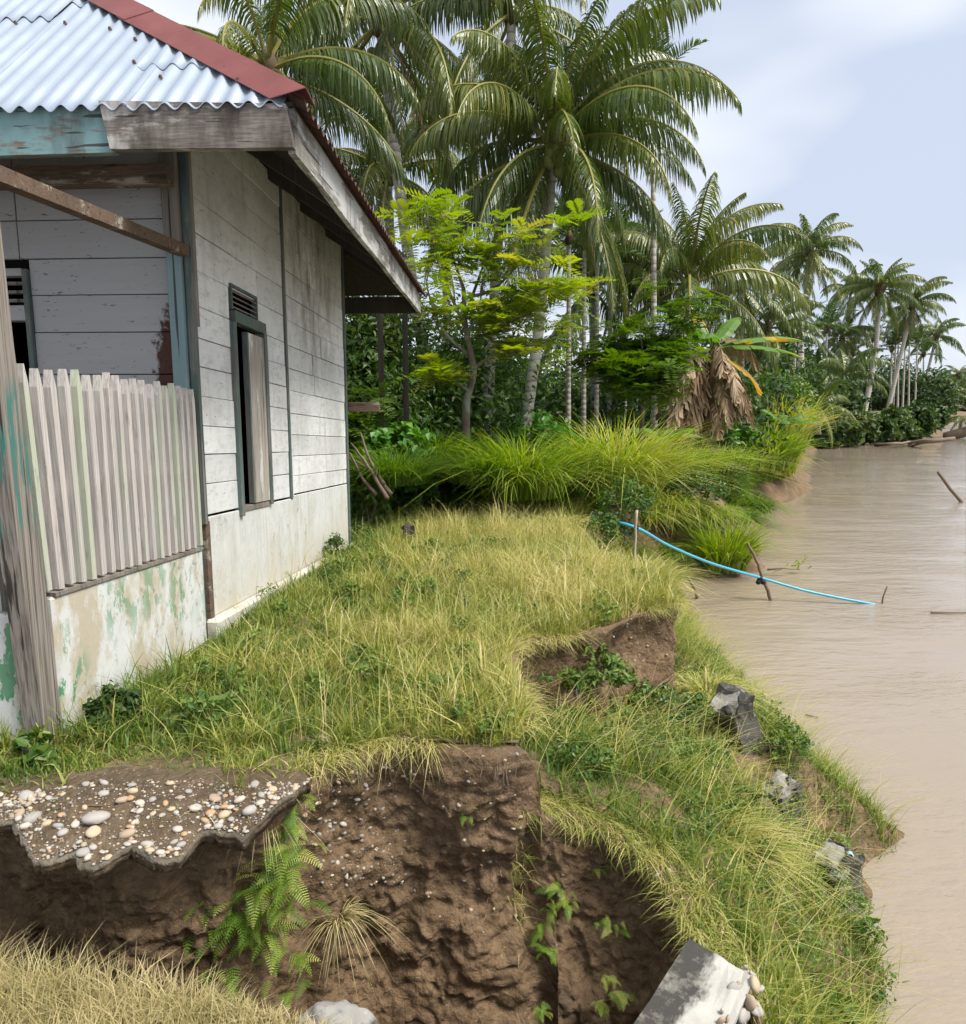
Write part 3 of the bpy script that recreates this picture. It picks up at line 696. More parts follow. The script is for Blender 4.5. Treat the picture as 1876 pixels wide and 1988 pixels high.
# porch back wall
pw = hbox('porch_wall', -.02, .03, .02, .10, .0, 3.25, M['wood_tealpost'])
PROWS = [.0, .22, .44, .66, .88, 1.10, 1.33, 1.62, 1.87, 2.09, 2.30, 2.52, 2.75, 2.98, 3.2]
def pplank(b0, b1, c0, c1):
    t = random.uniform(-.003, .003)
    hbox('plank', -.004 + t, .03, b0 + .002, b1 - .002, c0 + .003, c1 - .003, M['plank_grey'], pw, .001, .0025)
for c0, c1 in zip(PROWS[:-1], PROWS[1:]):
    if c0 < 2.25: pplank(.13, 1.0, c0, c1); pplank(2.0, 3.6, c0, c1)
    else:
        pplank(.13, 1.05, c0, c1); pplank(1.055, 3.6, c0, c1)
hbox('porch_corner_board', -.075, -.022, .03, .125, 2.34, 3.0, M['wood_grey'], ch=.005)
hbox('porch_corner_board', -.07, -.024, .035, .12, .05, 2.325, M['wood_tealpost'], ch=.005)
df = hbox('door_frame', -.03, .05, 1.0, 1.035, 0, 2.24, M['wood_trim'], ch=.004); hbox('door_frame', -.03, .05, 1.96, 2.0, 0, 2.24, M['wood_trim'], df, ch=.004)
hbox('door_lintel', -.02, .05, 1.036, 1.959, 1.94, 2.03, M['plank_grey'], df, ch=.004); hbox('door_lintel', -.02, .05, 1.036, 1.959, 2.2, 2.245, M['plank_grey'], df, ch=.004)
for k in range(3): hbox('louvre_slat', -.012, .02, 1.036, 1.959, 2.05 + k * .05, 2.068 + k * .05, M['wood_grey'], df)
# porch: half wall, rails, pickets, posts, beams
hbox('porch_low_wall', -1.50, -.062, 0, .11, -.12, .55, M['plaster_green'], ch=.012)
hbox('porch_front_wall', -1.62, -1.515, .075, 2.6, -.2, .5, M['plaster_green_dense'], ch=.012)
hbox('porch_footing', -1.80, -.03, -.03, 2.6, -.40, -.105, M['plaster'], ch=.02)
hbox('wall_cap', -1.49, -.07, -.008, .10, .551, .568, M['wood_grey'], jit=.003)
rail = hbox('picket_fence', -1.55, -.07, .032, .062, .98, 1.045, M['picket']); hbox('fence_rail', -1.53, -.07, .032, .062, .60, .66, M['picket'], rail); hbox('fence_rail', -1.57, -.07, .034, .06, 1.32, 1.37, M['picket'], rail)
npk = 19
for k in range(npk):
    a = -1.515 + k * (1.438 / (npk - 1)); w = .0172 + random.uniform(-.002, .002); top = 1.515 + random.uniform(-.012, .016) + .02 * k / npk; bot = .572 + random.uniform(0, .012)
    lean = random.uniform(-.006, .006) - .045 * max(0, 1 - k / 5); b0, b1 = -.003, .031
    pr = [(-w, bot), (w, bot), (w, top - .075), (w * .14, top), (-w * .14, top), (-w, top - .075)]
    V = [H(a + x + lean * (c - bot), b0, c) for x, c in pr] + [H(a + x + lean * (c - bot), b1, c) for x, c in pr]
    me = mesh_from('picket', np.array(V) - HA, polys=[(0, 1, 2, 3, 4, 5), (11, 10, 9, 8, 7, 6)] + [(i, (i + 6), (i + 1) % 6 + 6, (i + 1) % 6) for i in range(6)])
    link('picket', me, M['picket'], rail)
for k in range(5):
    b = .125 + k * .085
    pr = [(-.03, .5), (.03, .5), (.03, 1.45), (.013, 1.5), (-.013, 1.5), (-.03, 1.45)]
    V = [H(-1.565, b + x, c) for x, c in pr] + [H(-1.53, b + x, c) for x, c in pr]
    link('picket', mesh_from('picket', np.array(V) - HA, polys=[(0, 1, 2, 3, 4, 5), (11, 10, 9, 8, 7, 6)] + [(i, (i + 6), (i + 1) % 6 + 6, (i + 1) % 6) for i in range(6)]), M['picket'], rail)
pv = []
for c, sh, w in ((-.12, -.012, 1.0), (.4, -.04, 1.0), (1.0, -.075, .98), (1.6, -.105, .96), (2.3, -.125, .95)):
    for a, b in ((-1.63, -.012), (-1.505, -.012), (-1.505, .072), (-1.63, .072)): pv.append(H((a + 1.58) * w - 1.58 + sh, (b - .03) * w + .03, c))
pq = [(i * 4 + k, i * 4 + (k + 1) % 4, (i + 1) * 4 + (k + 1) % 4, (i + 1) * 4 + k) for i in range(4) for k in range(4)] + [(3, 2, 1, 0), (16, 17, 18, 19)]
hpart('porch_post', pv, pq, M['post'])
bv = [H(*p) for p in ((-1.66, -.01, 2.18), (-.06, -.02, 2.29), (-.06, .045, 2.29), (-1.66, .055, 2.18), (-1.66, -.01, 2.24), (-.06, -.02, 2.35), (-.06, .045, 2.35), (-1.66, .055, 2.24))]
hpart('porch_beam', bv, BOXQ, M['wood_brown'])
hbox('wall_plate', -.35, -.28, -.05, 3.6, 2.60, 2.70, M['wood_brown'], jit=.004); hbox('porch_joist', -1.0, -.95, .55, 3.6, 2.46, 2.54, M['wood_dark'])
hbox('bracket_beam', 3.62, 3.68, -.36, .4, 1.56, 1.66, M['wood_brown'], jit=.004, ch=.004)

# roof: front slope in bright zinc, side slopes in rusted sheet
E0 = (-.8, -.89, 2.80); E1 = (4.46, -.70, 2.98); SF = 1.0; KH = 1.4
APX = (1.83, E0[1] + (1.83 - E0[0]) * KH, E0[2] + (1.83 - E0[0]) * SF)
roof = empty('roof'); roof.parent = house
deckV = [H(*p) for p in ((E0[0], E0[1], E0[2] - .03), (E1[0], E1[1], E1[2] - .03), (APX[0], APX[1], APX[2] - .06), (E0[0], 6.2, E0[2] - .03), (APX[0], 6.2, APX[2] - .06), (E1[0], 6.2, E1[2] - .03))]
dk = Geo()
def deck(tri):
    up = np.array([0, 0, .018]); P = [np.array(p) - HA for p in tri]; n = len(P)
    V = P + [p + up for p in P]
    if n == 3: dk.add(V, [(i, (i + 1) % 3, (i + 1) % 3 + 3, i + 3) for i in range(3)], [(2, 1, 0), (3, 4, 5)])
    else: dk.add(V, [(3, 2, 1, 0), (4, 5, 6, 7)] + [(i, (i + 1) % 4, (i + 1) % 4 + 4, i + 4) for i in range(4)])
deck([deckV[0], deckV[1], deckV[2]]); deck([deckV[0], deckV[2], deckV[4], deckV[3]]); deck([deckV[2], deckV[1], deckV[5], deckV[4]])
link('roof_deck', dk.mesh('roof_deck'), M['wood_dark'], roof)
PIT_, AMP = 0.1, 0.016
def front_sheet(b0, b1, t0, t1, lift, mat):
    nb = int((b1 - b0) / PIT_ * 8) + 1; bs = np.linspace(b0, b1, nb); nr = 10
    V = []
    for r in range(nr + 1):
        for b in bs:
            tm = max(0.0, (b - E0[1]) / KH) + .02
            t = min(t0 + (t1 - t0) * r / nr, tm) if t0 < tm else tm
            z = E0[2] + SF * t + AMP * math.cos(2 * math.pi * b / PIT_) + .014 + lift * (1 - .75 * r / nr)
            edge = .05 if t0 == 0 else 0
            V.append(H(E0[0] + t - (edge if r == 0 else 0), b, z - (edge * SF if r == 0 else 0)))
    V = np.array(V); k = len(V); V2 = V - np.array([0, 0, .004])
    Q = []
    for r in range(nr):
        for i in range(nb - 1):
            a = r * nb + i
            Q.append((a, a + 1, a + nb + 1, a + nb)); Q.append((k + a + nb, k + a + nb + 1, k + a + 1, k + a))
    for i in range(nb - 1): Q.append((i + 1, i, k + i, k + i + 1))
    return hpart('roof_sheet', np.concatenate([V, V2]), Q, mat, roof, True)
front_sheet(-.86, -.10, 0, .30, 0, M['zinc']); front_sheet(-.86, -.02, .27, 1.3, .008, M['zinc'])
front_sheet(-.12, .70, 0, .98, .004, M['zinc']); front_sheet(-.04, .72, .95, 2.2, .01, M['zinc'])
front_sheet(.68, 1.5, 0, .82, .008, M['zinc']); front_sheet(.70, 1.52, .79, 2.2, .014, M['zinc'])
front_sheet(1.48, 2.3, 0, 1.0, .0, M['zinc']); front_sheet(1.5, 2.3, .97, 2.4, .006, M['zinc'])
front_sheet(2.28, 3.4, 0, 1.0, .004, M['zinc']); front_sheet(2.28, 3.4, .97, 2.63, .01, M['zinc'])
def side_pt(s, t):     # s along the eave 0..1, t 0 at eave .. 1 at apex
    e = np.array(E0) * (1 - s) + np.array(E1) * s
    return e + (np.array(APX) - e) * t
def side_sheet(s0, s1, lift):
    L = math.dist(E0, E1); ns = int((s1 - s0) * L / PIT_ * 8); nr = 6; V = []
    for r in range(nr + 1):
        for i in range(ns + 1):
            s = s0 + (s1 - s0) * i / ns; t = -.02 + 1.0 * r / nr
            p = side_pt(s, t)
            V.append(H(p[0], p[1], p[2] + .012 + lift + AMP * math.cos(2 * math.pi * s * L / PIT_) * (1 - max(t, 0))))
    n1 = ns + 1; V = np.array(V); k = len(V); Q = []
    for r in range(nr):
        for i in range(ns):
            a = r * n1 + i; Q.append((a, a + n1, a + n1 + 1, a + 1)); Q.append((k + a + 1, k + a + n1 + 1, k + a + n1, k + a))
    for i in range(ns): Q.append((i, i + 1, k + i + 1, k + i))
    hpart('roof_sheet', np.concatenate([V, V - np.array([0, 0, .004])]), Q, M['rust'], roof, True)
for k in range(6): side_sheet(k / 6, min(1, (k + 1.06) / 6), .004 * (k % 2))
# hip flashing: folded strip in lapped lengths
def hipcap(t0, t1, lift):
    V = []
    for t in np.linspace(t0, t1, 6):
        base = np.array([E0[0] + t, E0[1] + t * KH, E0[2] + t * SF])
        fl = base + np.array([0.0, .17, 0.0]) * 1.0      # flap lying on the front slope
        rs = base + np.array([.15, 0.0, .02])             # flap on the side slope
        V += [H(fl[0], fl[1], fl[2] + .042 + lift), H(base[0], base[1], base[2] + .085 + lift), H(rs[0], rs[1], rs[2] + .045 + lift)]
    Q = []
    for i in range(5):
        a = i * 3; Q += [(a, a + 1, a + 4, a + 3), (a + 1, a + 2, a + 5, a + 4)]
    V = np.array(V); k = len(V)
    hpart('hip_cap', np.concatenate([V, V - np.array([0, 0, .004])]), Q + [tuple(k + i for i in q[::-1]) for q in Q] + [(0, k, k + 1, 1), (1, k + 1, k + 2, 2)] + [(i * 3 + 3, k + i * 3 + 3, k + i * 3, i * 3) for i in range(5)], M['redcap'], roof)
hipcap(-.06, .75, .0); hipcap(.70, 1.6, .006); hipcap(1.55, 2.63, .012)
for b, t in ((-.55, .10), (-.25, .14), (.1, .5), (.35, .62), (.62, .7), (.9, .72), (-.02, .28), (.25, 1.1), (.95, 1.0), (-.5, .2), (1.2, .4)):
    g = Geo(); z = E0[2] + SF * t + .035
    p = H(E0[0] + t, round(b / PIT_) * PIT_, z) - HA
    g.tube([p, p + np.array([0, -.008, .012])], [.012, .006], 6); link('roof_screw', g.mesh('roof_screw'), M['bolt'], roof)
# fascia boards
hpart('front_fascia', [H(*p) for p in ((-.84, -.90, 2.575), (-.80, -.90, 2.575), (-.80, -.02, 2.585), (-.84, -.02, 2.585), (-.84, -.87, 2.765), (-.80, -.87, 2.765), (-.80, .02, 2.80), (-.84, .02, 2.80))], BOXQ, M['wood_pale'])
hpart('front_fascia', [H(*p) for p in ((-.815, -.03, 2.58), (-.775, -.03, 2.58), (-.775, 3.4, 2.56), (-.815, 3.4, 2.56), (-.815, .0, 2.79), (-.775, .0, 2.79), (-.775, 3.4, 2.77), (-.815, 3.4, 2.77))], BOXQ, M['wood_teal'])
nf = 10; fv = []
for i in range(nf + 1):
    s = i / nf; e = np.array(E0) * (1 - s) + np.array(E1) * s; e[0] = -.79 + s * 5.25
    for db, dc in ((-.005, -.235), (.03, -.235), (.03, -.035), (-.005, -.035)): fv.append(H(e[0], e[1] + db, e[2] + dc + .006 * math.sin(i * 1.7)))
fq = [(i * 4 + k, i * 4 + (k + 1) % 4, (i + 1) * 4 + (k + 1) % 4, (i + 1) * 4 + k) for i in range(nf) for k in range(4)] + [(3, 2, 1, 0), (nf * 4, nf * 4 + 1, nf * 4 + 2, nf * 4 + 3)]
hpart('side_fascia', fv, fq, M['wood_fascia'])
hbox('rear_fascia', E1[0] - .02, E1[0] + .015, E1[1] + .03, 5.8, E1[2] - .235, E1[2] - .05, M['wood_dark'])
for s in (.27, .42, .57, .72, .86):
    e = np.array(E0) * (1 - s) + np.array(E1) * s
    V = [H(e[0] + da, e[1] + .04 + db, e[2] - .05 + dc) for da, db, dc in ((-.03, 0, -.11), (.03, 0, -.11), (.03, .95, .50), (-.03, .95, .50), (-.03, 0, -.01), (.03, 0, -.01), (.03, .95, .60), (-.03, .95, .60))]
    hpart('rafter', V, BOXQ, M['wood_dark'])

# ------------------------------------------------------------------ vegetation generators
def blades(base, h, az, lean, w, tint, seg=3, twist=None, droop=0.35):
    """ribbon blades, curved over: vectorised. returns V, Q, T, tint"""
    N = len(base); dirx, diry = np.cos(az), np.sin(az)
    tw = az + math.pi / 2 + (RNG.uniform(-.9, .9, N) if twist is None else twist)
    sx, sy = np.cos(tw), np.sin(tw)
    ts = np.linspace(0, 1, seg + 1); V = np.zeros((N, 2 * seg + 1, 3))
    for k, t in enumerate(ts):
        out = h * lean * t ** 1.8; up = h * (t - droop * lean * t ** 2.5)
        c = np.stack([base[:, 0] + dirx * out, base[:, 1] + diry * out, base[:, 2] + up], -1)
        if k == seg: V[:, 2 * seg] = c
        else:
            ww = w * (1 - 0.75 * t ** 1.5) * 0.5
            off = np.stack([sx * ww, sy * ww, np.zeros(N)], -1)
            V[:, 2 * k] = c - off; V[:, 2 * k + 1] = c + off
    nv = 2 * seg + 1; b = (np.arange(N) * nv)[:, None]
    Q = np.concatenate([b + np.array([[2 * k, 2 * k + 1, 2 * k + 3, 2 * k + 2]]) for k in range(seg - 1)], 0) if seg > 1 else np.zeros((0, 4), int)
    T = b + np.array([[2 * seg - 2, 2 * seg - 1, 2 * seg]])
    return V.reshape(-1, 3), Q, T, np.repeat(tint, nv)
def grass_obj(name, parts, mat, parent=None):
    g = Geo()
    for p in parts: g.add(*p)
    return link(name, g.mesh(name), mat, parent)
def tufts(xy, per, spread, zf):
    """blade roots clustered round tuft centres."""
    n = len(xy); P = np.repeat(xy, per, 0) + RNG.normal(0, spread, (n * per, 2))
    z = zf(P[:, 0], P[:, 1]); return np.concatenate([P, z[:, None]], 1), np.repeat(np.arange(n), per)

def gz(x, y):
    return float(z_top(x, y)) if inside(T_POLY, np.array([x]), np.array([y]))[0] else float(z_low(x, y))
def ground_hit(px, py, y0=2.6, y1=40):
    y = y0
    while y < y1:
        p = at(px, py, y)
        if p[2] <= gz(p[0], p[1]): return p
        y += .02 if y < 8 else .06
    return at(px, py, y1)
# --- long grass on the terrace
def house_clear(x, y): # outside the walls (right of the side wall, in front of the porch)
    wall = np.interp(y, [2.0, 2.75, 2.9, 8.2, 8.3], [-9, -9, -1.78, -1.41, -9]); return x > wall
def cutd(x, y): return polydist([(c[0], c[1]) for c in CUT[:13]] + EDGE[1:14], x, y)
def patch_n(x, y, s, o=0.0): return np.array([mnoise.noise(Vector((a * s + o, b * s, o))) for a, b in zip(x, y)])
parts = []
N = 27000
xy = np.stack([RNG.uniform(-3.2, 1.6, N), 2.3 + 9.7 * RNG.uniform(0, 1, N) ** 1.35], -1)
ok = inside(T_POLY, xy[:, 0], xy[:, 1]) & house_clear(xy[:, 0], xy[:, 1]) & (xy[:, 1] < np.interp(xy[:, 0], [-1.5, 1.5], [10.4, 9.4]) + 1.3 * patch_n(xy[:, 0], xy[:, 0] * 0, 2.2, 4.0) + RNG.normal(0, .25, N))
xy = xy[ok]
ed = cutd(xy[:, 0], xy[:, 1])
bare = (xy[:, 1] < 2.58) & (xy[:, 0] < -.6)     # trodden strip and slab soil stay thin
xy = xy[~(bare & (RNG.uniform(0, 1, len(xy)) < .9))]
P, ti = tufts(xy, 10, 0.022, lambda x, y: z_top(x, y) - 0.01)
ok = inside(T_POLY, P[:, 0], P[:, 1]) & house_clear(P[:, 0], P[:, 1] ); P, ti = P[ok], ti[ok]
pn = patch_n(xy[:, 0], xy[:, 1], 0.9)[ti]; pn2 = patch_n(xy[:, 0], xy[:, 1], 2.6, 5.0)[ti]; th = (RNG.uniform(.3, 1.0, len(xy)) ** 1.0 + (RNG.uniform(0, 1, len(xy)) < .10) * .7)[ti]; tj = RNG.normal(0, .17, len(xy))[ti]
right = np.clip((P[:, 0] + 1.2) / 1.6, 0, 1); nearwall = np.clip(1 - (P[:, 0] - np.interp(P[:, 1], [2.9, 8.2], [-1.78, -1.41])) / .8, 0, 1) * (P[:, 1] > 2.9)
hh = np.maximum(0.115 + 0.075 * right + 0.10 * pn + 0.09 * pn2, .045) * th * RNG.uniform(.6, 1.3, len(P)) * np.clip(1.0 + (P[:, 1] - 3) * .05, .7, 1.35)
short = (P[:, 1] < 2.85) & (P[:, 0] < -.55); hh[short] *= .55
tt = np.clip(0.40 + 0.20 * right + 0.42 * pn - 0.30 * nearwall - 0.18 * (P[:, 1] < 3.6) * (P[:, 0] < -.4) + .35 * pn2 + tj + RNG.normal(0, .13, len(P)), 0, 1)
parts.append(blades(P, hh, RNG.uniform(0, 6.283, len(P)), RNG.uniform(.1, 1.3, len(P)), np.where(RNG.uniform(0, 1, len(P)) < .25, RNG.uniform(.007, .012, len(P)), RNG.uniform(.003, .006, len(P))), tt, 3))
# tall wispy straw stems
N2 = 11000
P2 = np.stack([RNG.uniform(-1.6, 1.5, N2), 2.75 + 8.6 * RNG.uniform(0, 1, N2) ** 1.2], -1); ok = inside(T_POLY, P2[:, 0], P2[:, 1]) & house_clear(P2[:, 0], P2[:, 1]); P2 = P2[ok]
P2 = np.concatenate([P2, z_top(P2[:, 0], P2[:, 1])[:, None]], 1)
r2 = np.clip((P2[:, 0] + 1.4) / 1.6, 0.15, 1); kp = RNG.uniform(0, 1, len(P2)) < r2; P2 = P2[kp]
parts.append(blades(P2, RNG.uniform(.14, .42, len(P2)), RNG.normal(.3, 1.9, len(P2)), RNG.uniform(.1, 1.1, len(P2)), RNG.uniform(.0028, .0045, len(P2)), np.clip(RNG.normal(.74, .14, len(P2)), 0, 1), 4))
tag(grass_obj('grass', parts, M['grass']), 'long yellow-green grass covering the terrace beside the house', 'grass', kind='stuff')

# --- turf curling over the broken edges
parts = []
edge_line = [(c[0], c[1]) for c in CUT[2:13]] + EDGE[1:14]
EL = np.array(edge_line); sg = np.hypot(*np.diff(EL, axis=0).T); Lc = np.concatenate([[0], np.cumsum(sg)])
n = 9000; s = RNG.uniform(0, Lc[-1], n); wgt = patch_n(s, s * 0 + 2, 1.7, 3.0); s = s[(wgt > -.1) & ~((s < 1.25) & (RNG.uniform(0, 1, len(s)) < .85))]; n = len(s)
X = np.interp(s, Lc, EL[:, 0]); Y = np.interp(s, Lc, EL[:, 1]); d = .02
tx = np.interp(s + d, Lc, EL[:, 0]) - np.interp(s - d, Lc, EL[:, 0]); ty = np.interp(s + d, Lc, EL[:, 1]) - np.interp(s - d, Lc, EL[:, 1]); l = np.hypot(tx, ty) + 1e-6
nx, ny = ty / l, -tx / l; ins = RNG.uniform(-.03, .10, n)
P = np.stack([X - nx * ins, Y - ny * ins, z_top(X, Y) - .02], -1)
lowx = np.where((Y < 2.7) & (X < -.6), .6, 1.0)
parts.append(blades(P, RNG.uniform(.05, .17, n) * lowx, np.arctan2(ny, nx) + RNG.normal(0, .8, n), RNG.uniform(.5, 1.8, n), RNG.uniform(.003, .005, n), np.clip(RNG.normal(.7, .22, n), 0, 1), 4, droop=.75))
RL = np.array([(c[0], c[1]) for c in CUT[12:20]]); sg = np.hypot(*np.diff(RL, axis=0).T); Lr = np.concatenate([[0], np.cumsum(sg)])
n = 5200; s = RNG.uniform(0, Lr[-1], n); wgt = patch_n(s, s * 0 + 2, 3.1, 9.0); s = s[wgt > -.6]; n = len(s)
X = np.interp(s, Lr, RL[:, 0]); Y = np.interp(s, Lr, RL[:, 1]); tx = np.interp(s + .02, Lr, RL[:, 0]) - np.interp(s - .02, Lr, RL[:, 0]); ty = np.interp(s + .02, Lr, RL[:, 1]) - np.interp(s - .02, Lr, RL[:, 1]); l = np.hypot(tx, ty) + 1e-6
nx, ny = ty / l, -tx / l; ins = RNG.uniform(-.02, .16, n); xx, yy = X - nx * ins, Y - ny * ins
P = np.stack([xx, yy, z_low(X + .10, Y + .16) - .015], -1)
parts.append(blades(P, RNG.uniform(.03, .13, n), np.arctan2(ny, nx) + RNG.normal(0, 1.1, n), RNG.uniform(.4, 1.7, n), RNG.uniform(.003, .0055, n), np.clip(RNG.normal(.55, .22, n), 0, 1), 4, droop=.7))
tag(grass_obj('edge_turf', parts, M['grass']), 'straw-coloured turf curling over the broken terrace edge', 'grass', kind='stuff')

# --- grass and weeds on the lower slope
parts = []
N = 11000
xy = np.stack([RNG.uniform(.15, 3.2, N), RNG.uniform(2.3, 13.5, N) * RNG.uniform(.55, 1, N) ** .5], -1)
ok = inside(LAND, xy[:, 0], xy[:, 1]) & ~inside(T_POLY, xy[:, 0], xy[:, 1]) & ~inside(PIT, xy[:, 0] - .01, xy[:, 1] - .01) & (z_low(xy[:, 0], xy[:, 1]) > -.02)
xy = xy[ok]
xy = xy[polydist(EDGE[4:9], xy[:, 0], xy[:, 1]) > .17]
for sx_, sy_ in [tuple(ground_hit(*q, 3.0)[:2]) for q in ((1440, 1436), (1522, 1562), (1632, 1735))]: xy = xy[~((np.hypot(xy[:, 0] - sx_, xy[:, 1] - sy_) < .16) | ((np.abs(xy[:, 0] - sx_ * xy[:, 1] / sy_) < .14) & (xy[:, 1] < sy_) & (xy[:, 1] > sy_ - .5)))]
P, ti = tufts(xy, 14, 0.035, lambda x, y: z_low(x, y) - 0.015)
ok = ~inside(PIT, P[:, 0], P[:, 1] - .0) & (P[:, 2] > -.06); P, ti = P[ok], ti[ok]
pn = patch_n(xy[:, 0], xy[:, 1], 1.1, 8.0)[ti]; pn2 = patch_n(xy[:, 0], xy[:, 1], 2.8, 2.0)[ti]
hh = np.maximum(.13 + .10 * pn + .08 * pn2, .04) * (RNG.uniform(.4, 1.1, len(xy)) + (RNG.uniform(0, 1, len(xy)) < .15) * .8)[ti] * RNG.uniform(.6, 1.3, len(P))
tt = np.clip(.25 + .40 * pn2 + .45 * pn + RNG.normal(0, .15, len(xy))[ti] + RNG.normal(0, .12, len(P)), 0, 1)
parts.append(blades(P, hh, RNG.normal(.1, 2.0, len(P)), RNG.uniform(.2, 1.4, len(P)), np.where(RNG.uniform(0, 1, len(P)) < .3, RNG.uniform(.007, .012, len(P)), RNG.uniform(.0032, .006, len(P))), tt, 3))
N2 = 2600; k = RNG.integers(0, len(P), N2)
parts.append(blades(P[k], RNG.uniform(.28, .5, N2), RNG.normal(0.2, .8, N2), RNG.uniform(.6, 1.6, N2), RNG.uniform(.003, .0045, N2), np.clip(RNG.normal(.66, .14, N2), 0, 1), 4))
tag(grass_obj('slope_grass', parts, M['grass']), 'green and yellow grass on the slope running down to the water', 'grass', kind='stuff')

# --- dry grass on the camera side
parts = []
N = 1500; xy = np.stack([RNG.uniform(-2.0, .02, N), RNG.uniform(1.2, 2.06, N)], -1)
lim = np.interp(xy[:, 0], [-3, -1.55, -.94, -.57, -.30, -.1, .3], [2.1, 2.06, 1.98, 1.93, 1.80, 1.5, 1.2]); xy = xy[xy[:, 1] < lim]
P, ti = tufts(xy, 22, .025, lambda x, y: z_near(x, y) - .01)
left = np.clip((-P[:, 0] - .62) / .3, 0.0, 1)
pn = patch_n(xy[:, 0], xy[:, 1], 3.0, 1.0)[ti]
parts.append(blades(P, (.045 + .085 * left) * RNG.uniform(.5, 1.35, len(P)), RNG.uniform(0, 6.283, len(P)), RNG.uniform(.2, 1.3, len(P)), RNG.uniform(.0022, .0042, len(P)), np.clip(.58 + .5 * pn + RNG.normal(0, .18, len(P)), 0, 1), 3))
tag(grass_obj('dry_grass', parts, M['grass_dry']), 'dry straw grass tufts in front of the collapsed bank', 'grass', kind='stuff')

# --- tall clumps: each a thing of its own
def clump(loc, rad, height, n, label, mat='grass_bright', tint=.5, wid=.012, lean=(.3, 1.3), name='grass_clump', az=None, ell=1.0, cat='grass clump', tsd=.16, droop=.5):
    wid = max(wid, .0016 * float(loc[1])); r = rad * .45 * np.sqrt(RNG.uniform(0, 1, n)); a = RNG.uniform(0, 6.283, n)
    P = np.stack([r * np.cos(a) * ell, r * np.sin(a), np.zeros(n) - .05], -1)
    azz = a + RNG.normal(0, .5, n) if az is None else RNG.normal(az[0], az[1], n)
    ln = RNG.uniform(lean[0], lean[1], n) * (0.5 + .7 * r / (rad * .45))
    b = blades(P, height * RNG.uniform(.55, 1.1, n), azz, ln, wid * (1.35 if height > .8 else 1) * RNG.uniform(.6, 1.2, n), np.clip(RNG.normal(tint, tsd * 1.3, n), 0, 1), 5, droop=droop)
    o = grass_obj(name, [b], M[mat]); o.location = tuple(loc)
    return tag(o, label, cat)
def place(px, py_base, y, dz=0.0):
    p = at(px, py_base, y); return np.array([p[0], p[1], gz(p[0], p[1]) + dz])

clump(at(1195, 960, 11.8), 1.5, 1.75, 1700, 'largest bright green tall grass clump overhanging the bank above the blue hose', tint=.80, wid=.016, lean=(.5, 1.5))
clump(at(1010, 955, 10.6), 1.4, 1.35, 1200, 'bright green grass clump leaning toward the house, beside the largest clump', tint=.5, wid=.014, lean=(.6, 1.6))
clump(at(1108, 945, 11.6), 1.0, 1.1, 700, 'upright bright grass clump just behind the terrace edge', tint=.5, wid=.014)
clump(at(1405, 1100, 13.6), .9, 1.15, 800, 'bright lime grass clump growing at the waterline by the stake', tint=.6, wid=.014, lean=(.25, 1.0))
clump(at(1330, 925, 16.5), 1.4, 1.0, 800, 'bright grass clump behind the largest clump, toward the river', tint=.5, wid=.015)
clump(at(1400, 915, 18.5), 1.5, .95, 800, 'bright grass clump below the dead banana leaves', tint=.55, wid=.016)
clump(at(850, 905, 11.2), 1.3, .85, 1500, 'dark green long grass below the lime-leaved tree', tint=.15, wid=.013, lean=(.5, 1.5))
clump(at(770, 930, 9.6), 1.0, .65, 1200, 'dark green grass clump close to the rear corner of the house', tint=.12, wid=.012, lean=(.5, 1.5))
clump(at(930, 930, 10.2), .9, .7, 900, 'mid green grass between the dark grass and the bright clumps', tint=.28, wid=.012, lean=(.5, 1.5))
clump(at(1462, 905, 22.6), 2.6, 1.7, 1000, 'reed bank with yellow-green blades hanging to the river', tint=.5, wid=.05, lean=(.15, .9), name='reed_clump', cat='reeds', droop=.6)
clump(at(1490, 915, 25.0), 2.0, 1.6, 700, 'outermost reed clump drooping over the water', tint=.8, wid=.05, lean=(.2, .9), az=(-.6, 1.6), name='reed_clump', cat='reeds', droop=.8)
clump(at(1492, 860, 27.0), 3.0, 2.3, 800, 'tall dry reeds standing behind the river-edge reeds', tint=.92, wid=.04, lean=(.3, 1.2), name='reed_clump', cat='reeds')
clump(at(1440, 990, 19.5), 1.5, .9, 700, 'shaggy dark green grass hanging down the far bank face', tint=.2, wid=.03, lean=(.5, 1.3), az=(-.8, 1.0), droop=.9)
clump(at(1300, 985, 14.5), 1.3, .8, 500, 'straw and green grass hanging on the bank behind the hose', tint=.85, wid=.02, lean=(.5, 1.4), az=(-.9, 1.0), droop=.9)
clump(at(1085, 1030, 9.0), .55, .5, 900, 'rounded yellow grass tuft on the end of the near terrace', mat='grass', tint=.66, wid=.006, lean=(.7, 1.7), droop=.8)
clump(at(1240, 1130, 6.7), .7, .42, 900, 'pale grass tuft on the terrace tip above the river', mat='grass', tint=.62, wid=.006, lean=(.5, 1.5), droop=.6)
clump(at(1375, 1345, 5.4), .4, .32, 600, 'small yellow-green tuft above the tallest concrete stump', mat='grass', tint=.6, wid=.006, lean=(.6, 1.6), droop=.8)
clump(ground_hit(1420, 1640), .4, .34, 600, 'long pale grass bending down the slope above the fallen beam', mat='grass', tint=.6, wid=.005, lean=(.9, 1.8), az=(-.2, .8), droop=.6)
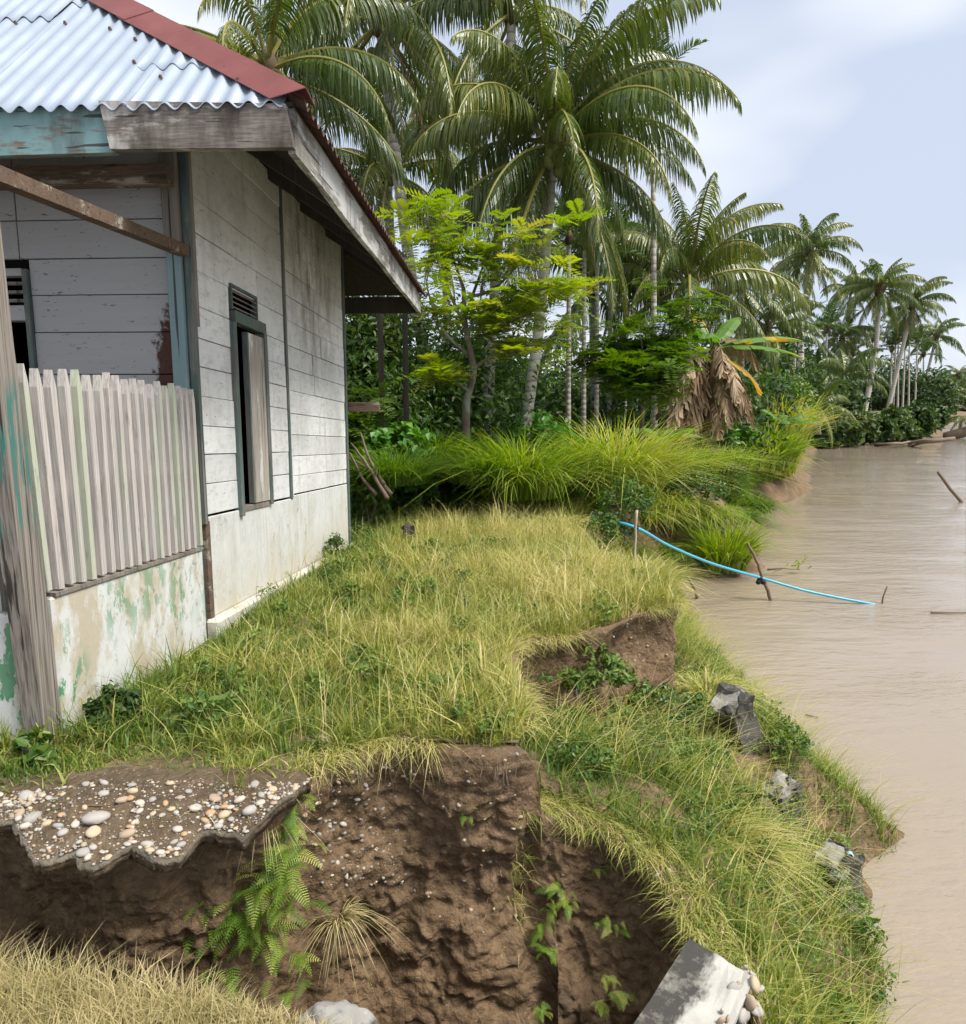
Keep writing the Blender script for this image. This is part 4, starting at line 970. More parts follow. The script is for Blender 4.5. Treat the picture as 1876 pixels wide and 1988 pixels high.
for k_, (px_, py_, h_, n_, tt_, lab_) in enumerate(((1262, 1005, .7, 500, .8, 'straw grass hanging on the bank right below the largest clump'), (1322, 1012, .6, 450, .3, 'green weeds on the bank between the hose and the waterline clump'), (1372, 1000, .6, 450, .7, 'dry yellow grass hanging from the bank above the waterline clump'), (1290, 1075, .5, 420, .45, 'low grass at the foot of the bank under the hose'), (1200, 1075, .45, 400, .5, 'short grass at the inner corner of the bank by the pale pole'), (1420, 1010, .7, 450, .15, 'dark grass under the feathery bush on the far bank'))):
    clump(ground_hit(px_, py_, 7.5), .9, h_, n_, lab_, tint=tt_, wid=.014, lean=(.6, 1.7), az=(-.7, .9), droop=.8)
for k_, (px_, py_, h_, n_, tt_, lab_) in enumerate(((725, 985, .5, 420, .3, 'green tuft beside the brush at the rear house corner'), (800, 990, .38, 380, .75, 'straw tuft behind the rotten tree stump'), (872, 975, .5, 420, .2, 'dark tuft at the back of the terrace below the lime-leaved tree'), (945, 985, .45, 420, .6, 'yellowish tuft at the back of the terrace, left of the dry one'), (1020, 985, .6, 420, .9, 'dry bleached tuft at the back of the terrace'), (1075, 1000, .5, 380, .55, 'green-yellow tuft at the back of the terrace beside the hose end'))):
    clump(ground_hit(px_, py_, 6.5), .8, h_, n_, lab_, mat='grass', tint=tt_, wid=.011, lean=(.3, 1.4), droop=.6)
clump(at(500, 1545, 2.56), .12, .13, 260, 'bleached grass tuft hanging at the corner of the gravel slab', mat='grass_dry', tint=.75, wid=.0035, lean=(.9, 1.9), droop=1.0)
clump(at(655, 1765, 2.72), .10, .16, 120, 'wiry straw tuft growing out of the soil face', mat='grass_dry', tint=.4, wid=.003, lean=(.9, 1.9), droop=1.1)

# --- leaf clouds
def leaf_geo(C, S, nrm, tint, aspect=.5, fold=.18):
    """folded diamond leaves at C, length S, facing nrm."""
    n = len(C); nrm = nrm / (np.linalg.norm(nrm, axis=1)[:, None] + 1e-9)
    r = RNG.normal(0, 1, (n, 3)); d = r - nrm * np.sum(r * nrm, 1)[:, None]; d[:, 2] -= .25; d /= np.linalg.norm(d, axis=1)[:, None] + 1e-9
    s = np.cross(nrm, d); w = S * aspect * .5
    b = C - d * (S * .5)[:, None]; t = C + d * (S * .5)[:, None] - nrm * (S * .12)[:, None]
    L_ = C - d * (S * .06)[:, None] + s * w[:, None] + nrm * (w * fold * 2)[:, None]; R_ = C - d * (S * .06)[:, None] - s * w[:, None] + nrm * (w * fold * 2)[:, None]
    V = np.stack([b, R_, t, L_], 1).reshape(-1, 3); k = (np.arange(n) * 4)[:, None]
    return V, None, np.concatenate([k + np.array([[0, 1, 2]]), k + np.array([[0, 2, 3]])], 0), np.repeat(tint, 4)
def leaf_cloud(center, radii, nclump, per, size, tint=.5, tsd=.2, crad=.28, up=.7, aspect=.55, shell_=.5, floor=None):
    center = np.asarray(center, float); radii = np.asarray(radii, float)
    d = RNG.normal(0, 1, (nclump, 3)); d /= np.linalg.norm(d, axis=1)[:, None]; r = RNG.uniform(shell_, 1.0, nclump) ** .6
    cc = center + d * r[:, None] * radii
    if floor is not None: cc[:, 2] = np.maximum(cc[:, 2], floor + .05)
    k = np.repeat(np.arange(nclump), per); m = len(k)
    C = cc[k] + RNG.normal(0, 1, (m, 3)) * crad * radii.min() * .6
    out = (C - center) / radii; nr = out / (np.linalg.norm(out, axis=1)[:, None] + 1e-6) * .5 + np.array([0, 0, up]) + RNG.normal(0, .45, (m, 3))
    tt = np.clip(tint + RNG.normal(0, tsd, nclump)[k] + RNG.normal(0, tsd * .6, m), 0, 1)
    return leaf_geo(C, size * RNG.uniform(.6, 1.25, m), nr, tt, aspect)
def bush(name, label, cat, loc, radii, nclump, per, size, mat, tint=.5, stems=4, hgt=None, **kw):
    """rooted shrub: stems rising into a leafy crown."""
    root = empty(name, tuple(loc)); tag(root, label, cat)
    h = radii[2] * 1.0 if hgt is None else hgt
    g = Geo(); g.add(*leaf_cloud((0, 0, h), radii, nclump, per, size, tint, **kw))
    link('crown', g.mesh('crown'), M[mat], root)
    g = Geo()
    for k in range(stems):
        a = random.uniform(0, 6.28); e = np.array([math.cos(a) * radii[0] * .6, math.sin(a) * radii[1] * .6, h + radii[2] * random.uniform(-.1, .5)])
        pp = curve_pts([(0, 0, -.1), (e[0] * .25, e[1] * .25, h * .5), e], 4); g.tube(pp, np.linspace(.03, .008, len(pp)) * max(radii[2], .5), 6)
    link('stem', g.mesh('stem'), M['bark'], root)
    return root

# ------------------------------------------------------------------ palms
def frond_mesh(name, L, e0, e1, nl, ll, seed, droop=.8, lw=.034, mats=('frond', 'rachis_green'), bare=.16, stiff=0.0, tint=.45):
    """pinnate palm frond leaving the origin along +X: starts at elevation e0, ends at e1 (radians)."""
    rs = np.random.default_rng(seed); n = 26
    ts = np.linspace(0, 1, n); el = e0 + (e1 - e0) * ts ** 1.35
    side = rs.uniform(-.18, .18); az = side * ts ** 2
    d = np.stack([np.cos(el) * np.cos(az), np.cos(el) * np.sin(az), np.sin(el)], -1)
    P = np.concatenate([[np.zeros(3)], np.cumsum(d[:-1] * L / (n - 1), 0)])
    g = Geo(); g.tube(P, L * (.011 * (1 - ts) ** .8 + .0016), 5, .5, caps=False)
    nr = g.n; nq = sum(len(q) for q in g.Q)
    t = np.linspace(bare, .995, nl); t = np.repeat(t, 2) + rs.normal(0, .002, nl * 2); t = np.clip(t, bare, .998); sgn = np.tile([1, -1], nl)
    base = np.stack([np.interp(t, ts, P[:, k]) for k in range(3)], -1); tg = np.stack([np.interp(t, ts, d[:, k]) for k in range(3)], -1)
    upv = np.array([0, 0, 1.0]); sd = np.cross(tg, upv); sd /= np.linalg.norm(sd, axis=1)[:, None] + 1e-6
    f = (t - bare) / (1 - bare)
    fwd = .35 + .9 * f ** 1.5 + rs.normal(0, .07, len(t))
    up0 = np.cross(sd, tg); 
    dirv = sd * sgn[:, None] + tg * fwd[:, None] + up0 * (.25 + stiff * .5 + rs.normal(0, .10, len(t)))[:, None]; dirv /= np.linalg.norm(dirv, axis=1)[:, None]
    ln = ll * (.55 + .45 * np.sin(np.clip(f * 1.15, 0, 1) * math.pi) ** .6) * (1 - .55 * f ** 4) * rs.uniform(.85, 1.1, len(t))
    dr = droop * rs.uniform(.7, 1.25, len(t))
    pts = []; cur = base.copy(); dv = dirv.copy(); K = 4
    for k in range(K + 1):
        pts.append(cur.copy())
        dv = dv + np.array([0, 0, -1.0]) * (dr * .42)[:, None]; dv /= np.linalg.norm(dv, axis=1)[:, None]
        cur = cur + dv * (ln / K)[:, None]
    wv = tg + rs.normal(0, .15, tg.shape); N = len(t); V = np.zeros((N, 2 * K + 1, 3))
    ws = [.55, 1.0, .85, .5]
    for k in range(K):
        o = wv * lw * ws[k] * .5
        V[:, 2 * k] = pts[k] - o; V[:, 2 * k + 1] = pts[k] + o
    V[:, 2 * K] = pts[K]; nv = 2 * K + 1; b = (np.arange(N) * nv)[:, None]
    Q = np.concatenate([b + np.array([[2 * k, 2 * k + 1, 2 * k + 3, 2 * k + 2]]) for k in range(K - 1)], 0); T = b + np.array([[2 * K - 2, 2 * K - 1, 2 * K]])
    tt = np.clip(tint + rs.normal(0, .12, N) + .12 * f, 0, 1)
    g.add(V.reshape(-1, 3), Q, T, np.repeat(tt, nv))
    me = g.mesh(name)
    me.materials.append(M[mats[0]]); me.materials.append(M[mats[1]])
    mi = np.zeros(len(me.polygons), np.int32); mi[:nq] = 1
    me.polygons.foreach_set('material_index', mi)
    return me
FR = {}   # elevation class -> meshes; coconut fronds 1 m long unit = scaled on use
def frond_set(key, L, nl, ll, mats, droop=.8, classes=((1.42, .45), (1.25, -.35), (1.0, -.85), (.75, -1.1), (.45, -1.25), (.15, -1.35), (-.25, -1.45), (-.7, -1.52)), lw=.034, stiff=0, tint=.45):
    FR[key] = [[frond_mesh('frond', L, c[0], c[1], nl, ll, 100 * i + j + len(key), droop, lw, mats, stiff=stiff, tint=tint) for j in range(2)] for i, c in enumerate(classes)]
frond_set('near', 4.2, 98, 1.0, ('frond', 'rachis'), 2.1, lw=.044)
frond_set('mid', 4.2, 62, 1.0, ('frond', 'rachis_green'), 1.9, lw=.075)
frond_set('far', 4.2, 34, 1.05, ('frond', 'rachis_green'), 1.9, lw=.14)
frond_set('areca', 2.0, 26, .62, ('areca', 'rachis_green'), .25, classes=((1.3, .9), (1.1, .5), (.8, .0), (.5, -.4), (.2, -.7)), lw=.07, stiff=.8, tint=.5)
frond_set('dead', 3.4, 30, .7, ('frond_dead', 'frond_dead'), 1.2, classes=((-1.0, -1.5), (-1.3, -1.55)), lw=.05)
def trunk_mesh(pts, r0, r1, flare=1.5, rings=True):
    pts = np.asarray(pts); n = len(pts); t = np.linspace(0, 1, n)
    rad = (r0 + (r1 - r0) * t) * (1 + (flare - 1) * np.exp(-t * 12))
    if rings: rad = rad * (1 + .025 * np.cos(np.arange(n) * math.pi))
    g = Geo(); g.tube(pts, rad, 10); return g.mesh('trunk', True)
_ico = None
def blob_mesh(name, rx, ry, rz, seed=0, rough=.0, sub=2):
    import bmesh
    bm = bmesh.new(); bmesh.ops.create_icosphere(bm, subdivisions=sub, radius=1.0)
    for v in bm.verts:
        n = v.co.copy(); k = 1 + rough * mnoise.fractal(n * 1.6 + Vector((seed * 3.1, seed, 0)), 1, 2, 3)
        v.co = Vector((n.x * rx * k, n.y * ry * k, n.z * rz * k))
    me = bpy.data.meshes.new(name); bm.to_mesh(me); bm.free()
    me.polygons.foreach_set('use_smooth', np.ones(len(me.polygons), bool)); return me
NUT = blob_mesh('coconut', .11, .11, .14, 1, .05); NUT.materials.append(M['coconut'])
HEART = blob_mesh('crown_heart', .26, .26, .45, 4, .3); HEART.materials.append(M['crown_fibre'])
def palm(label, crown, base, kind='near', n=22, scale=1.0, r=.16, nuts=0, name='coconut_palm', bark='palm_bark', bend=0.0, seed=0, emin=-.9, emax=1.4, dead=0, group=None, cat='palm tree', phase=None, flower=False, skew=.85):
    rs = random.Random(seed * 13 + 5)
    crown = np.asarray(crown, float); base = np.asarray(base, float)
    root = empty(name, tuple(base)); tag(root, label, cat, group)
    c = crown - base; mid = c * .5 + np.array([bend, bend * .3, 0])
    nn = 24 if kind == 'near' else (12 if kind == 'mid' else 7)
    pts = curve_pts([(0, 0, -.4), c * .22 + np.array([bend * .55, 0, 0]), mid, c * .8 + np.array([bend * .45, 0, 0]), c], nn // 3)
    link('trunk', trunk_mesh(pts, r, r * .72), M[bark], root)
    h = link('crown_heart', HEART, None, root); h.location = tuple(c + np.array([0, 0, .1 * scale])); h.scale = (scale * r / .16,) * 3
    cls = FR[kind]; nc = len(cls); ph = rs.uniform(0, 6.28) if phase is None else phase
    for k in range(n):
        q = (k + .5) / n; i = min(nc - 1, max(0, int(q ** skew * nc + rs.uniform(-.35, .35))))
        if emin > -.8: i = min(i, nc - 2)
        f = link('frond', cls[i][k % 2], None, root)
        f.location = tuple(c + np.array([0, 0, .25 * scale * (1 - q)]))
        f.rotation_euler = (rs.uniform(-.12, .12), rs.uniform(-.10, .10), ph + k * 2.39996 + rs.uniform(-.25, .25))
        s = scale * rs.uniform(.85, 1.08) * (.72 if i == 0 else 1.0); f.scale = (s, s * (1 if rs.random() < .5 else -1), s)
    for k in range(dead):
        f = link('dead_frond', FR['dead'][k % 2][0], None, root); f.location = tuple(c); f.rotation_euler = (0, 0, rs.uniform(0, 6.28)); f.scale = (scale * .8,) * 3
    for k in range(nuts):
        a = ph + (k // 5) * 2.1 + rs.uniform(-.35, .35); rr = rs.uniform(.34, .60) * scale
        o = link('coconut', NUT, None, root); o.location = tuple(c + np.array([math.cos(a) * rr, math.sin(a) * rr, -rs.uniform(.1, .6) * scale])); o.scale = (rs.uniform(.85, 1.15) * scale,) * 3; o.rotation_euler = (rs.uniform(-.4, .4), rs.uniform(-.4, .4), 0)
    if flower:
        g = Geo()
        for k in range(26):
            a = rs.uniform(-2.2, -.2); e = rs.uniform(.1, .9); L = rs.uniform(.35, .6)
            d = np.array([math.cos(a) * math.cos(e), math.sin(a) * math.cos(e), math.sin(e)])
            g.tube([np.array([.12, -.1, .1]), np.array([.15, -.15, .15]) + d * L * .5, np.array([.15, -.15, .12]) + d * L + np.array([0, 0, -.1])], [.014, .016, .008], 4)
        o = link('flower_spray', g.mesh('flower_spray'), M['flower'], root); o.location = tuple(c)
    return root
def land(px, py, y):
    p = at(px, py, y); return np.array([p[0], p[1], float(z_top(p[0], p[1])) if True else 0])
palm('large coconut palm with green nuts in the centre behind the lime-leaved tree', at(1075, 292, 15), land(1003, 812, 15), n=44, scale=.90, bark='pale_bark', r=.13, nuts=26, bend=.1, seed=3, flower=True, dead=2)
palm('tall slender palm with grey leaning trunk just left of the large coconut palm', at(738, 45, 17), land(862, 800, 17), bark='pale_bark', n=20, scale=1.0, r=.15, skew=.55, seed=8, emin=-.9, bend=-.1, nuts=4, dead=1)
palm('coconut palm whose drooping fronds hang behind the red roof ridge', at(520, 150, 14), land(500, 850, 14), n=24, scale=.85, seed=5, nuts=8, skew=.6)
palm('darker coconut palm seen between the roof edge and the slender trunk', at(752, 345, 21), land(780, 820, 21), n=23, scale=.92, seed=11, nuts=8)
palm('coconut palm half hidden between the slender trunk and the large palm', at(862, 235, 25), land(872, 810, 25), n=15, scale=1.0, kind='mid', seed=21)
palm('coconut palm towering behind the large palm at the top of the picture', at(995, 30, 16.5), land(937, 832, 16), n=13, scale=.95, seed=31, bark='pale_bark', r=.13)
palm('slender areca palm standing alone against the sky right of the large palm', at(1268, 175, 20), land(1275, 800, 20), 'areca', n=13, scale=.78, r=.085, name='areca_palm', bark='pale_bark', seed=2)
palm('short young coconut palm with spiky dead shoots right of the large palm', at(1340, 560, 22), land(1325, 810, 22), n=26, scale=.92, seed=17, emin=-.5, skew=1.1)
palm('mid-distance palm rising above the banana plant, tallest on the right skyline', at(1572, 490, 50), at(1553, 720, 50), 'mid', n=24, scale=.92, r=.17, bark='pale_bark', seed=41, dead=3, nuts=4)
palm('palm with thin pale trunk close beside the tallest right skyline palm', at(1545, 520, 54), at(1560, 720, 54), 'mid', n=16, scale=.8, r=.14, bark='pale_bark', seed=42)
palm('leaning riverside palm with long pale trunk reaching down to the shore shrubs', at(1708, 565, 72), at(1674, 812, 72), 'mid', n=26, scale=1.12, r=.26, bark='pale_bark', seed=51, bend=.5, dead=4)
palm('palm behind the leaning riverside palm, crown just right of it', at(1772, 595, 80), at(1722, 805, 80), 'mid', n=22, scale=1.05, r=.24, bark='pale_bark', seed=52, dead=4)
palm('palm with a paler crown left of the leaning riverside palm', at(1652, 565, 86), at(1640, 812, 86), 'mid', n=20, scale=1.0, r=.22, seed=53)
palm('last tall palm of the right bank leaning out over the river', at(1818, 655, 108), at(1782, 800, 108), 'far', n=18, scale=1.15, r=.24, bark='pale_bark', seed=54, dead=2)
palm('low young palm below the skyline palms with fronds near the ground', at(1640, 735, 60), at(1636, 800, 60), 'mid', n=18, scale=.95, seed=61)
palm('low young palm beside the banana plant with arching fronds', at(1590, 790, 42), at(1588, 830, 42), 'mid', n=16, scale=.6, seed=62)
palm('dark palm crown directly behind the banana leaves', at(1490, 640, 40), at(1492, 800, 40), 'mid', n=22, scale=.9, seed=63)
palm('dark palm crown low between the two right skyline palms', at(1635, 660, 75), at(1620, 815, 75), 'mid', n=22, scale=1.1, seed=64)
palm('dark palm behind the young palm with dead shoots', at(1440, 560, 38), at(1440, 800, 38), 'mid', n=20, scale=.9, seed=65)
palm('deep green palm in the shade right of the large palm trunk', at(1150, 560, 24), land(1160, 800, 24), 'mid', n=20, scale=.95, seed=66)
ORD = ['first', 'second', 'third', 'fourth', 'fifth', 'sixth', 'seventh', 'eighth', 'ninth', 'tenth', 'eleventh']
for k, (px, cy, y) in enumerate(sorted(((1655, 690, 78), (1728, 680, 82), (1743, 660, 84), (1752, 672, 86), (1764, 655, 88), (1776, 665, 90), (1792, 690, 95), (1540, 650, 55), (1600, 640, 62), (1735, 640, 92), (1690, 660, 95)))):
    palm(ORD[k] + ' thin areca palm, counted from the left, among the pale trunks on the right bank', at(px + random.uniform(-4, 6), cy, y), at(px, 808, y), 'areca', n=10, scale=1.35, r=.12, name='areca_palm', bark='pale_bark', seed=70 + k, group='areca palms on the right bank')
for k, (px, y, hp_) in enumerate(((1105, 19, 470), (1135, 20, 480), (1160, 21, 500), (1185, 23, 520), (1215, 26, 500))):
    palm(ORD[k] + ' thin dark areca trunk from the left in the shade behind the large palm', at(px, hp_, y), land(px, 800, y), 'areca', n=9, scale=.85, r=.075, name='areca_palm', seed=90 + k, group='areca palms behind the large palm')
for k, (px, cy, y) in enumerate(((1828, 742, 300), (1846, 765, 290), (1862, 730, 310), (1870, 765, 300), (1884, 745, 320))):
    palm(ORD[k] + ' tiny hazy palm from the left on the farthest bend of the river', at(px, cy, y), at(px, 806, y), 'far', n=14, scale=1.9, r=.35, seed=110 + k, group='palms on the far bend')

# ------------------------------------------------------------------ pinnate-leaved small trees
def pinnate_leaf(g, org, dirv, L, tint, rs, pairs=9):
    """one compound leaf: rachis strip and paired oblong leaflets."""
    d = dirv / np.linalg.norm(dirv); s = np.cross(d, [0, 0, 1.0]); s /= np.linalg.norm(s) + 1e-6; u = np.cross(s, d)
    V = []; T = []; Q = []
    for i in range(pairs):
        f = (i + .6) / pairs; p = org + d * L * f + np.array([0, 0, -1.0]) * L * .28 * f * f
        ll = L * (.20 + .16 * math.sin(f * math.pi)) ; w = L * .062
        for sg in (1, -1):
            q = s * sg * .9 + d * .38 + u * rs.uniform(-.15, .25); q /= np.linalg.norm(q); b = len(V)
            V += [p, p + q * ll * .35 + d * w - u * .0, p + q * ll, p + q * ll * .55 - d * w * .9]
            Q.append((b, b + 3, b + 2, b + 1))
    g.add(np.array(V), Q, None, np.clip(tint + rs.normal(0, .08), 0, 1))
def spray_mesh(name, n, L, seed, tint):
    rs = np.random.default_rng(seed); g = Geo()
    for k in range(n):
        a = k * 2.4 + rs.uniform(-.3, .3); e = rs.uniform(-.1, .55)
        pinnate_leaf(g, np.array([0, 0, .02 * k]), np.array([math.cos(a) * math.cos(e), math.sin(a) * math.cos(e), math.sin(e)]), L * rs.uniform(.7, 1.1), tint + rs.normal(0, .08), rs)
    return g.mesh(name)
LIME = [spray_mesh('leaf_spray', 6, .30, s, .42 if s < 4 else .62) for s in range(5)]
for m in LIME: m.materials.append(M['leaf_lime'])
PIN = [spray_mesh('leaf_spray', 7, .36, 20 + s, .45) for s in range(4)]
for m in PIN: m.materials.append(M['leaf_pin'])
def spray_tree(label, base, branches, meshes, per, name='pinnate_tree', sc=1.0, seed=0, spread=.22, r0=.07, tips=1.0):
    """branches: list of control-point lists in world coordinates (first is the trunk)."""
    rs = random.Random(seed); base = np.asarray(base, float)
    root = empty(name, tuple(base)); tag(root, label, 'tree')
    sprays = []
    for bi, br in enumerate(branches):
        pts = curve_pts([np.asarray(p) - base for p in br], 6); n = len(pts)
        r_a = r0 if bi == 0 else r0 * .42; g = Geo(); g.tube(pts, np.linspace(r_a, r_a * (.45 if bi == 0 else .18), n), 7)
        link('trunk' if bi == 0 else 'branch', g.mesh('trunk' if bi == 0 else 'branch', True), M['bark'], root)
        if bi == 0: continue
        for k in range(per):
            t = rs.uniform(.35, 1.0) if k else 1.0
            p = pts[min(n - 1, int(t * (n - 1)))] + np.array([rs.gauss(0, spread), rs.gauss(0, spread), rs.gauss(0, spread * .6)]) * (0.3 + .9 * t)
            sprays.append(p)
    for k, p in enumerate(sprays[:290]):
        o = link('leaf_spray', meshes[rs.randrange(len(meshes))], None, root)
        o.location = tuple(p); s = sc * rs.uniform(.6, 1.25); o.scale = (s, s, s)
        o.rotation_euler = (rs.uniform(-.35, .35), rs.uniform(-.35, .35), rs.uniform(0, 6.28))
    return root
def A_(px, py, y): return at(px, py, y)
b0 = land(915, 866, 11.4)
spray_tree('lime-leaved small tree with spindly bare twigs in front of the palms', b0,
  [[b0, A_(905, 800, 11.4), A_(920, 720, 11.4), A_(905, 640, 11.3), A_(900, 560, 11.3)],
   [A_(905, 640, 11.3), A_(870, 560, 11.2), A_(840, 470, 11.1), A_(825, 385, 11.0)],
   [A_(900, 560, 11.3), A_(880, 500, 11.5), A_(860, 430, 11.6)],
   [A_(900, 580, 11.3), A_(960, 560, 11.2), A_(1020, 500, 11.2), A_(1095, 430, 11.2)],
   [A_(905, 600, 11.3), A_(990, 575, 11.0), A_(1070, 560, 10.9), A_(1130, 560, 10.9)],
   [A_(905, 640, 11.3), A_(975, 630, 11.5), A_(1040, 600, 11.6), A_(1110, 545, 11.6)],
   [A_(910, 690, 11.4), A_(860, 640, 11.1), A_(830, 560, 11.0), A_(835, 520, 11.0)],
   [A_(915, 720, 11.4), A_(960, 690, 11.2), A_(1040, 675, 11.1), A_(1090, 640, 11.0)],
   [A_(905, 610, 11.3), A_(930, 540, 11.4), A_(955, 480, 11.4), A_(1000, 455, 11.4)],
   [A_(912, 760, 11.4), A_(880, 740, 11.2), A_(850, 735, 11.1), A_(825, 720, 11.0)],
   [A_(905, 650, 11.3), A_(925, 620, 11.1), A_(960, 600, 10.9), A_(985, 640, 10.9)],
   [A_(905, 660, 11.3), A_(940, 650, 11.6), A_(1010, 640, 11.9), A_(1060, 690, 12.0)]],
  LIME, 14, sc=1.3, seed=3, spread=.15)
b1 = land(1245, 832, 15)
spray_tree('bushy green pinnate-leaved tree between the large palm and the banana plant', b1,
  [[b1, A_(1248, 800, 15), A_(1258, 760, 15), A_(1262, 720, 15)]] +
  [[A_(1258, 750 - 8 * (k % 4), 15), A_(1258 + (px - 1258) * .5, 720 + (py - 720) * .4, 15 + dy * .5), A_(px, py, 15 + dy)] for k, (px, py, dy) in enumerate(((1130, 690, -.3), (1150, 740, -.6), (1190, 650, .2), (1240, 630, -.4), (1290, 640, .3), (1330, 600, 0), (1350, 580, .4), (1340, 690, -.5), (1300, 720, -.9), (1220, 700, -.9), (1165, 705, .5), (1260, 660, .6), (1310, 560, .3), (1180, 770, -.4), (1230, 785, -.7), (1295, 775, -.5), (1150, 720, .1)))],
  PIN, 17, sc=1.1, seed=5, spread=.26, r0=.06)

def spray_shrub(label, base, rx, h, nb, meshes, per, sc, seed):
    rs = random.Random(seed); base = np.asarray(base, float); brs = [[base, base + np.array([0, 0, .12]), base + np.array([.02, 0, .25])]]
    for k in range(nb):
        a = k * 2.4; rr = rx * math.sqrt(rs.uniform(.05, 1)); z = h * (rs.uniform(.45, 1.0)) * (1 - .35 * (rr / rx) ** 2)
        brs.append([base + np.array([0, 0, .1]), base + np.array([math.cos(a) * rr * .45, math.sin(a) * rr * .45, z * .6]), base + np.array([math.cos(a) * rr, math.sin(a) * rr * .8, z])])
    return spray_tree(label, base, brs, meshes, per, 'pinnate_shrub', sc, seed, rx * .22, .03)
spray_shrub('pinnate-leaved sapling tucked against the rear corner of the house', land(700, 850, 11), .45, 1.9, 12, PIN, 10, .85, 8)
spray_shrub('low pinnate-leaved shrub at the foot of the lime-leaved tree', land(850, 850, 10.8), .55, 1.0, 10, PIN, 10, .8, 9)
# ------------------------------------------------------------------ banana plant
def banana_leaf(L, W, e0, e1, seed, tatter=.35, t0=.3, t1=.5, yellow=False):
    rs = np.random.default_rng(seed); n = 22; ts = np.linspace(0, 1, n); el = e0 + (e1 - e0) * ts ** 1.2
    d = np.stack([np.cos(el), np.zeros(n), np.sin(el)], -1); P = np.concatenate([[np.zeros(3)], np.cumsum(d[:-1] * L / (n - 1), 0)])
    g = Geo(); g.tube(P, .022 * (1 - ts * .8), 5, .55, caps=False)
    for sg in (1, -1):
        i = 4
        while i < n - 1:
            j = min(n - 1, i + (int(rs.integers(1, 5)) if tatter < .5 else 1))
            V = []; dz = rs.uniform(-.5, .05) * (tatter + .2) if tatter < .5 else rs.uniform(-2.2, -.5)
            for k in range(i, j + 1):
                f = ts[k]; w = W * .5 * math.sin(min(1, max(0, (f - .14) / .86)) ** .7 * math.pi) ** .55 * rs.uniform(1 - tatter * .5, 1)
                sk = 0 if tatter < .5 else rs.uniform(-.05, .05)
                V += [P[k], P[k] + np.array([.04 + sk, sg * w * .55, .05 * W - .1 * W * tatter + dz * w * .4]), P[k] + np.array([.10 + rs.uniform(-.03, .03), sg * w, -.25 * w + dz * w])]
            V = np.array(V); m = j - i; Q = []
            for k in range(m):
                a = k * 3; q = [(a, a + 3, a + 4, a + 1), (a + 1, a + 4, a + 5, a + 2)]; Q += q if sg < 0 else [x[::-1] for x in q]
            tt = t0 + (t1 - t0) * ts[min(j, n - 1)] + rs.normal(0, .08)
            if yellow and rs.random() < .6: tt = rs.uniform(.75, 1)
            g.add(V, Q, None, np.clip(tt, 0, 1)); i = j
    return g.mesh('banana_leaf')
bb = land(1362, 838, 18.5); ban = empty('banana_plant', tuple(bb)); tag(ban, 'banana plant with green arching leaves and hanging dead brown leaves', 'banana plant')
g = Geo(); top = A_(1385, 672, 18.5) - bb; g.tube(curve_pts([(0, 0, -.2), top * .5 + np.array([.05, 0, 0]), top], 5), np.linspace(.16, .09, 10), 10); link('pseudostem', g.mesh('pseudostem', True), M['banana_dead'], ban)
for k, (az, L, e0, e1, tt, yl) in enumerate(((0.05, 2.2, .35, -.25, .5, True), (-.25, 2.1, .15, -.5, .45, False), (2.2, 1.6, 1.2, .5, .5, True), (2.75, 1.8, 1.0, .2, .4, False), (-.6, 1.6, -.3, -1.3, .95, True), (3.6, 1.3, .9, -.2, .45, False), (-2.0, 1.5, .6, -.6, .4, False), (.9, 1.9, .8, .1, .45, False))):
    me = banana_leaf(L, .52, e0, e1, 40 + k, .3, tt - .1, tt + .1, yl); me.materials.append(M['banana'])
    o = link('banana_leaf', me, None, ban); o.location = tuple(top * (.98 if k != 4 else .94)); o.rotation_euler = (0, 0, az)
for k in range(36):
    me = banana_leaf(random.uniform(1.5, 2.6), .6, random.uniform(-.5, .5), random.uniform(-1.75, -1.5), 60 + k, .95, .2, .8); me.materials.append(M['banana_dead'])
    o = link('dead_leaf', me, None, ban); o.location = tuple(top * random.uniform(.62, 1.0)); o.rotation_euler = (0, 0, random.choice((random.uniform(2.4, 4.2), random.uniform(2.4, 4.2), random.uniform(-2.4, 1.0)))); o.scale = (.8, .8, 1)
bb2 = land(1300, 842, 18.2); ban2 = empty('banana_plant', tuple(bb2)); tag(ban2, 'collapsed dead banana stem slumped left of the green-leaved one', 'banana plant')
g = Geo(); g.tube(curve_pts([(0, 0, -.1), (.3, 0, .5), (.75, 0, 1.1)], 5), np.linspace(.14, .08, 10), 9); link('pseudostem', g.mesh('pseudostem', True), M['banana_dead'], ban2)
for k in range(10):
    me = banana_leaf(random.uniform(1.0, 1.6), .5, random.uniform(-.6, .2), random.uniform(-1.7, -1.4), 90 + k, .95, .1, .7); me.materials.append(M['banana_dead'])
    o = link('dead_leaf', me, None, ban2); o.location = (random.uniform(.2, .75), 0, random.uniform(.5, 1.2)); o.rotation_euler = (0, 0, random.uniform(0, 6.28)); o.scale = (.8, .8, .9)
